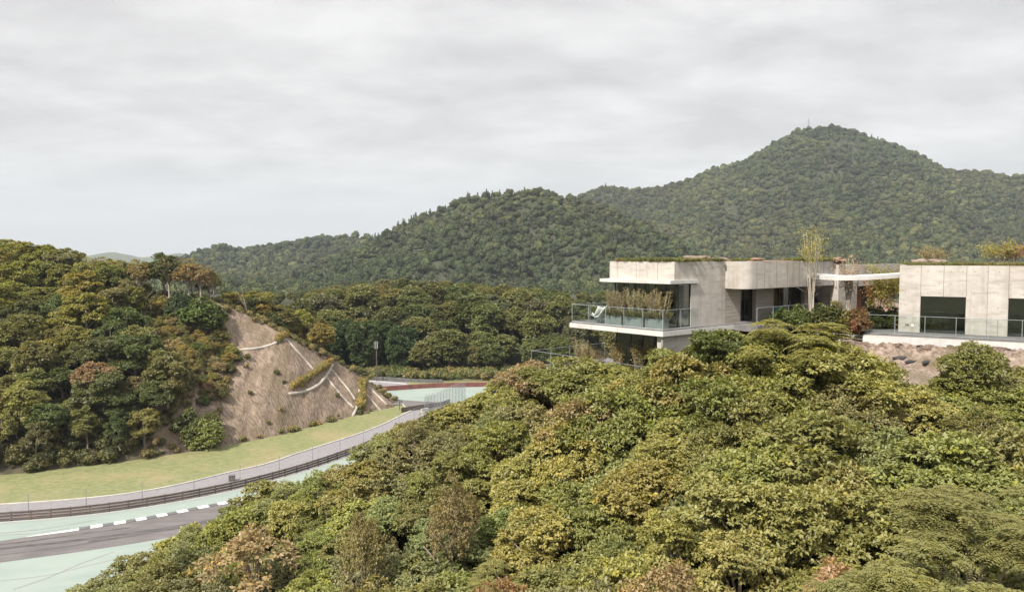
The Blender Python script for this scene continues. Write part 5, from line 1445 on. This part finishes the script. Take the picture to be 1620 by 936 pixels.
# scrub in the opening
SCR = [('dry tan scrub bush', (.24, .20, .115)), ('olive scrub bush', (.17, .16, .07)), ('green scrub bush', (.115, .13, .05)), ('yellowish scrub bush', (.235, .21, .085))]
n_s = 0
for _ in range(700):
    px, py = rnd.uniform(225, 378), rnd.uniform(488, 640)
    if px > np.interp(py, [485, 520, 545, 560, 640], [335, 348, 358, 378, 345]): continue
    b = on_hill(px, py)
    if b is None: continue
    if any((b - Vector(o_)).length < 1.5 for o_ in [pp[0].location for pp in PLANTS[-60:]]): continue
    ph, c_ = rnd.choice(SCR); s = rnd.uniform(.35, .75)
    z_ = 'high in the scrub beside the cut slope' if py < 540 else 'amid the scrub beside the cut slope' if py < 590 else 'low in the scrub beside the cut slope'
    tree(f'bush{rnd.randint(0, 1)}', tuple(b - Vector((0, 0, .15))), s, jit(c_, .2), ph, z_, name='shrub', cat='shrub', group='scrub beside the cut slope', sx=rnd.uniform(.9, 1.3)); n_s += 1
print('scrub', n_s)
# bare trees
def bare(p, h, mat, label, seed, name='bare_tree'):
    r = empty(name, p, seed * .9); link(bpy.data.objects.new('trunk', mesh_bare(seed, h, mat)), r); prop(r, label, 'tree')
for i, (px, yb, yt, lab) in enumerate([(172, 470, 402, 'pale leafless tree standing high in the left wood'), (198, 470, 408, 'leafless forked tree beside the other pale bare one'), (50, 632, 545, 'grey dead tree among dark crowns in the left wood'), (120, 500, 425, 'twiggy greyish bare tree amid the left hill crowns'), (88, 560, 480, 'greyish leafless tree halfway up the left wood'), (222, 520, 440, 'slim pale bare tree above the scrub opening'), (30, 700, 620, 'leaning bare trunk in the dark lower left wood'), (245, 600, 530, 'small leafless tree tangled in the scrub')]):
    b = on_hill(px, yb)
    if b is not None: bare(tuple(b - Vector((0, 0, .2))), (Pd(px, yt, b.y).z - b.z) * 1.0, 'bark_pale', lab, 600 + i)
# behind the cut slope
bt = Pd(391, 492, 150); bare((bt.x, bt.y, bt.z - 1), 6.6, 'bark_pale', 'pale bare forked tree behind the top of the cut slope', 611)
nbk = 0
for i in range(46):
    px = rnd.uniform(352, 520); Y = rnd.uniform(152, 178); x = (px - 810) / F * Y
    base = np.interp(px, [345, 400, 455, 530], [490, 520, 556, 590]); zb = Pd(px, base + 14, Y).z
    top = np.interp(px, [345, 375, 400, 425, 450, 480, 500, 525], [452, 462, 455, 468, 482, 480, 492, 520]) + rnd.uniform(0, 16)
    h = Pd(px, top, Y).z - zb
    if h < 2.5: continue
    ph, c_ = rnd.choice([('yellow-green tree', (.20, .195, .06)), ('olive tree', (.13, .13, .05)), ('dark green tree', (.075, .09, .035)), ('yellowish autumn tree', (.23, .19, .06))])
    key = rnd.choice(['hill0', 'hill1', 'hill2', 'hill3', 'thin1']); s = min(h, 9) / PROTO[key][2]
    tree(key, (x, Y, zb + max(0, h - 9)), s, jit(c_, .15), ph, 'behind the ridge of the cut slope', group='trees behind the cut slope', sx=rnd.uniform(.8, 1.05)); nbk += 1
# scrub undergrowth as stuff on the hill, along ridge, berms and base
pts = []; cols_ = []
for _ in range(5200):
    u = rnd.random(); v = rnd.random() * 1.15
    j = int(u * (n - 2)); k0 = int(np.interp(v, V_, np.arange(len(V_)))); p = HP[k0, j] * .5 + HP[min(k0 + 1, len(V_) - 1), j + 1] * .5
    p = p + np.array([rnd.uniform(-.6, .6), rnd.uniform(-.6, .6), 0])
    cutq = j >= nb + 4
    if cutq and not ((v < .02 and rnd.random() < .45) or v > .99 or rnd.random() < .018): continue
    q = proj(p)
    if q[0] < -100: continue
    pts.append((p[0], p[1], p[2] - .1)); cols_.append(rnd.choice([(.20, .165, .075), (.13, .13, .05), (.09, .10, .04), (.24, .19, .10)]) if (cutq or q[0] > 225) else rnd.choice([(.07, .075, .03), (.11, .11, .042), (.13, .12, .05)]))
for a, b, w_s in [((462, 617), (520, 580), .8), ((475, 612), (524, 575), 1.2), ((571, 604), (569, 650), .25), ((575, 604), (573, 650), .25), ((440, 541), (455, 531), .5), ((250, 728), (600, 655), 1.2)]:
    for _ in range(70 if w_s != 1.2 or a[0] > 300 else 22):
        t = rnd.random(); h = on_hill(a[0] + (b[0] - a[0]) * t + rnd.uniform(-2, 2), a[1] + (b[1] - a[1]) * t - rnd.uniform(0, 5))
        if h is not None: pts.append(tuple(h - Vector((0, 0, .1)))); cols_.append(rnd.choice([(.26, .21, .07), (.20, .19, .07), (.28, .20, .08)]))
m = len(pts); s_ = rr_.uniform(.35, .85, m) * np.array([1.9 if proj(p_)[0] < 235 else 1.1 for p_ in pts])
scatter('undergrowth', np.array(pts), np.stack([s_, s_, s_], 1), np.stack([np.zeros(m), np.zeros(m), rr_.rand(m) * 6], 1), rr_.randint(0, 3, m), np.array(cols_) * rr_.uniform(.75, 1.25, (m, 1)), und, 'low scrub and dry grass over the left hill and along the slope drains', 'scrub')

# ---- wood across the track
MC = [('dark green tree', (.092, .112, .046), 4), ('olive tree', (.145, .150, .064), 4), ('brown-tinged tree', (.150, .142, .070), 1.0), ('mid green tree', (.120, .138, .054), 3), ('yellowish green tree', (.155, .148, .058), 2), ('greyish green tree', (.12, .125, .075), 2)]
TOPM = np.array([(360, 474), (430, 470), (490, 458), (520, 450), (560, 444), (600, 440), (640, 438), (700, 442), (760, 446), (830, 450), (880, 455), (905, 470), (960, 480), (1060, 500)])
cands = [(rnd.uniform(-112, 42), rnd.uniform(193, 262)) for _ in range(6500)]
nm = 0
for x, y in poisson(cands, 5.9):
    z = float(bank_z(np.array([x]), np.array([y]))[0]); q0 = proj((x, y, z))
    if q0[0] < 372 or q0[0] > 1010 or (q0[0] < 470 and y < 225): continue
    if y < 204 and q0[0] < 662 and q0[0] > 505: continue
    ph, c_, _ = pick(MC); key = f'mid{rnd.randint(0, 3)}'
    h = rnd.uniform(10, 15) if y > 203 else rnd.uniform(7, 13)
    s_y = np.interp(q0[0], TOPM[:, 0], TOPM[:, 1])
    while h > 4 and proj((x, y, z + h))[1] < s_y + rnd.uniform(-3, 6): h -= .4
    q = proj((x, y, z + h * .8)); row = 'at the top of the wood across the track' if q[1] < 458 else 'near the top of the wood across the track' if q[1] < 475 else 'high in the wood across the track' if q[1] < 510 else 'low in the wood across the track' if q[1] < 545 else 'at the front of the wood across the track'
    tree(key, (x, y, z - .5), h / 12.5, jit(c_, .13), ph, row, sx=rnd.uniform(.95, 1.2) * (1.15 if h < 9 else 1), group='trees across the track'); nm += 1
for i, px in enumerate((520, 548, 575, 605, 635, 655)):
    Y = 196 + (i % 2) * 4; top = (504, 500, 497, 500, 506, 522)[i]; z = float(bank_z(np.array([(px - 810) / F * Y]), np.array([Y]))[0]) ; zt = Pd(px, top, Y).z
    tree(f'dense{i % 2}', ((px - 810) / F * Y, Y, z - .4), (zt - z) / 12.5, jit((.052, .080, .033), .08), 'dense smooth dark green tree', 'in the row behind the panel pole', sx=.98 if i < 5 else .8, group='dense dark trees behind the panel pole', name='evergreen_tree')
print('mid trees', nm, 'behind', nbk)
# low bushes at the wood edge
pts = []; cols_ = []
for _ in range(560):
    px = rnd.uniform(520, 1000); Y = rnd.uniform(183, 196); x = (px - 810) / F * Y
    pts.append((x, Y, ZT - .1)); cols_.append(rnd.choice([(.17, .165, .06), (.12, .14, .05), (.09, .11, .04), (.13, .14, .06), (.20, .17, .08)]))
m = len(pts); s_ = rr_.uniform(.5, 1.9, m)
scatter('undergrowth', np.array(pts), np.stack([s_, s_, s_], 1), np.stack([np.zeros(m), np.zeros(m), rr_.rand(m) * 6], 1), rr_.randint(0, 3, m), np.array(cols_), und, 'yellowish low bushes fringing the wood behind the far track', 'bushes')

# ---- garden plants between the buildings
def stems_tree(px, yb, yt, Y, n_, spread, col, label, seed, leaf_n, leaf_lo, bark='bark_pale', L=.11):
    b = Pd(px, yb, Y); h = Pd(px, yt, Y).z - b.z; r = empty('garden_tree', tuple(b), 0); rs_ = np.random.RandomState(seed); q = MB(); ends = []
    for k in range(n_):
        a = 6.28 * k / n_ + rs_.rand(); r0 = spread * .25 * rs_.rand() + .03; r1 = spread * rs_.uniform(.5, 1); hh = h * rs_.uniform(.75, 1)
        P_ = [(math.cos(a) * (r0 + (r1 - r0) * t ** 1.8) + rs_.normal(0, .03), math.sin(a) * (r0 + (r1 - r0) * t ** 1.8) + rs_.normal(0, .03), hh * t) for t in (0, .25, .5, .75, 1)]
        q.tube([(P_[0][0], P_[0][1], -.4)] + P_, [.036, .034, .03, .024, .016, .006], 5)
        for j in range(5):
            t = rs_.uniform(.45, .95); c = np.array(P_[int(t * 4)]); e = c + np.array([rs_.normal(0, .4), rs_.normal(0, .4), rs_.uniform(.2, .7)]); q.bar(tuple(c), tuple(e), .012, .004, 4); ends.append(e)
        ends.append(np.array(P_[-1])); ends.append(np.array(P_[-2]))
    q.build('trunk', M[bark], r, True)
    E_ = np.array(ends); E_ = E_[E_[:, 2] > h * leaf_lo]; m_ = leaf_n; c = E_[rs_.randint(0, len(E_), m_)] + rs_.normal(0, .22, (m_, 3))
    LL = L * rs_.uniform(.7, 1.3, m_)
    cm = leaf_mesh('crown', c, unit(rs_.normal(size=(m_, 3))), unit(rs_.normal(size=(m_, 3)) + [0, 0, .8]), LL, LL * .6, np.clip(rs_.normal(.5, .2, m_), 0, 1), M['leaf'])
    o = link(bpy.data.objects.new('crown', cm), r); o.color = (*col, 1)
    prop(r, label, 'tree')
stems_tree(1283, 497, 362, 49, 13, .62, (.24, .23, .06), 'tall pale multi-stemmed tree with sparse yellow-green leaves in the garden', 700, 900, .62)
stems_tree(1341, 505, 404, 49, 9, .5, (.27, .19, .14), 'slender sparse reddish tree before the concrete column', 701, 700, .3)
stems_tree(1402, 510, 418, 52, 5, 1.3, (.20, .19, .05), 'yellow-green leafy tree against the pavilion corner', 702, 5200, .15, 'bark', .10)
stems_tree(1392, 505, 440, 53, 5, 1.0, (.20, .10, .04), 'orange-tinged shrub-like tree before the red timber panel', 703, 2200, .1, 'bark', .10)
stems_tree(1578, 420, 388, 58, 6, 1.3, (.22, .21, .07), 'yellowish tree showing above the right roof', 704, 1500, .1, 'bark', .12)
stems_tree(1603, 420, 392, 58, 5, .9, (.24, .15, .08), 'reddish tree showing above the right roof', 705, 900, .1, 'bark', .12)
stems_tree(1475, 420, 402, 62, 5, 1.2, (.21, .18, .10), 'low tan tree above the roof beyond the mounds', 706, 1200, .1, 'bark', .12)
gp = [(1236, 518, 488, 'dark green shrub at the end of the middle terrace', (.09, .12, .04)), (1262, 515, 484, 'glossy green shrub left of the multi-stemmed tree', (.10, .13, .045)), (1305, 520, 482, 'broad dark shrub right of the multi-stemmed tree', (.085, .10, .04)),
      (1322, 518, 480, 'olive shrub in the garden centre', (.14, .13, .05)), (1360, 520, 488, 'brownish shrub behind the reddish grass', (.17, .11, .06)), (1345, 524, 498, 'reddish dry shrub beside the deck corner', (.27, .14, .09)), (1322, 524, 503, 'rusty low grass clump in front of the garden', (.30, .17, .11)),
      (1415, 518, 488, 'green shrub behind the deck railing', (.08, .10, .04)), (1385, 516, 486, 'dark shrub at the deck railing end', (.07, .09, .035))]
for i, (px, yb, yt, lab, c_) in enumerate(gp):
    b = Pd(px, yb, 47.5 if px < 1380 else 50); h = Pd(px, yt, b.y).z - b.z
    cm, tm, z1 = PROTO[f'bush{i % 2}']
    r = tree(f'bush{i % 2}', tuple(b), h / z1, c_, lab, '', name='shrub', cat='shrub', group='garden shrubs', sx=.85); PLANTS.pop(); r['label'] = lab
label_plants()

# ================================================================== AIR
mb = MB(); mb.box(-2200, 2600, -60, 4400, ZT - 32, 330)
hz_o = mb.build('haze', None) if False else None
m, t, o = nodes('air'); v = t.nodes.new('ShaderNodeVolumePrincipled'); v.inputs['Color'].default_value = (.86, .93, 1.0, 1); v.inputs['Density'].default_value = .00011; v.inputs['Anisotropy'].default_value = .15
t.links.new(v.outputs[0], o.inputs['Volume'])
prop(mb.build('haze', m), 'thin pale haze lying over the whole valley', 'haze', kind='stuff')
print('objects', len(SC.objects), 'polys', sum(len(me.polygons) for me in bpy.data.meshes))
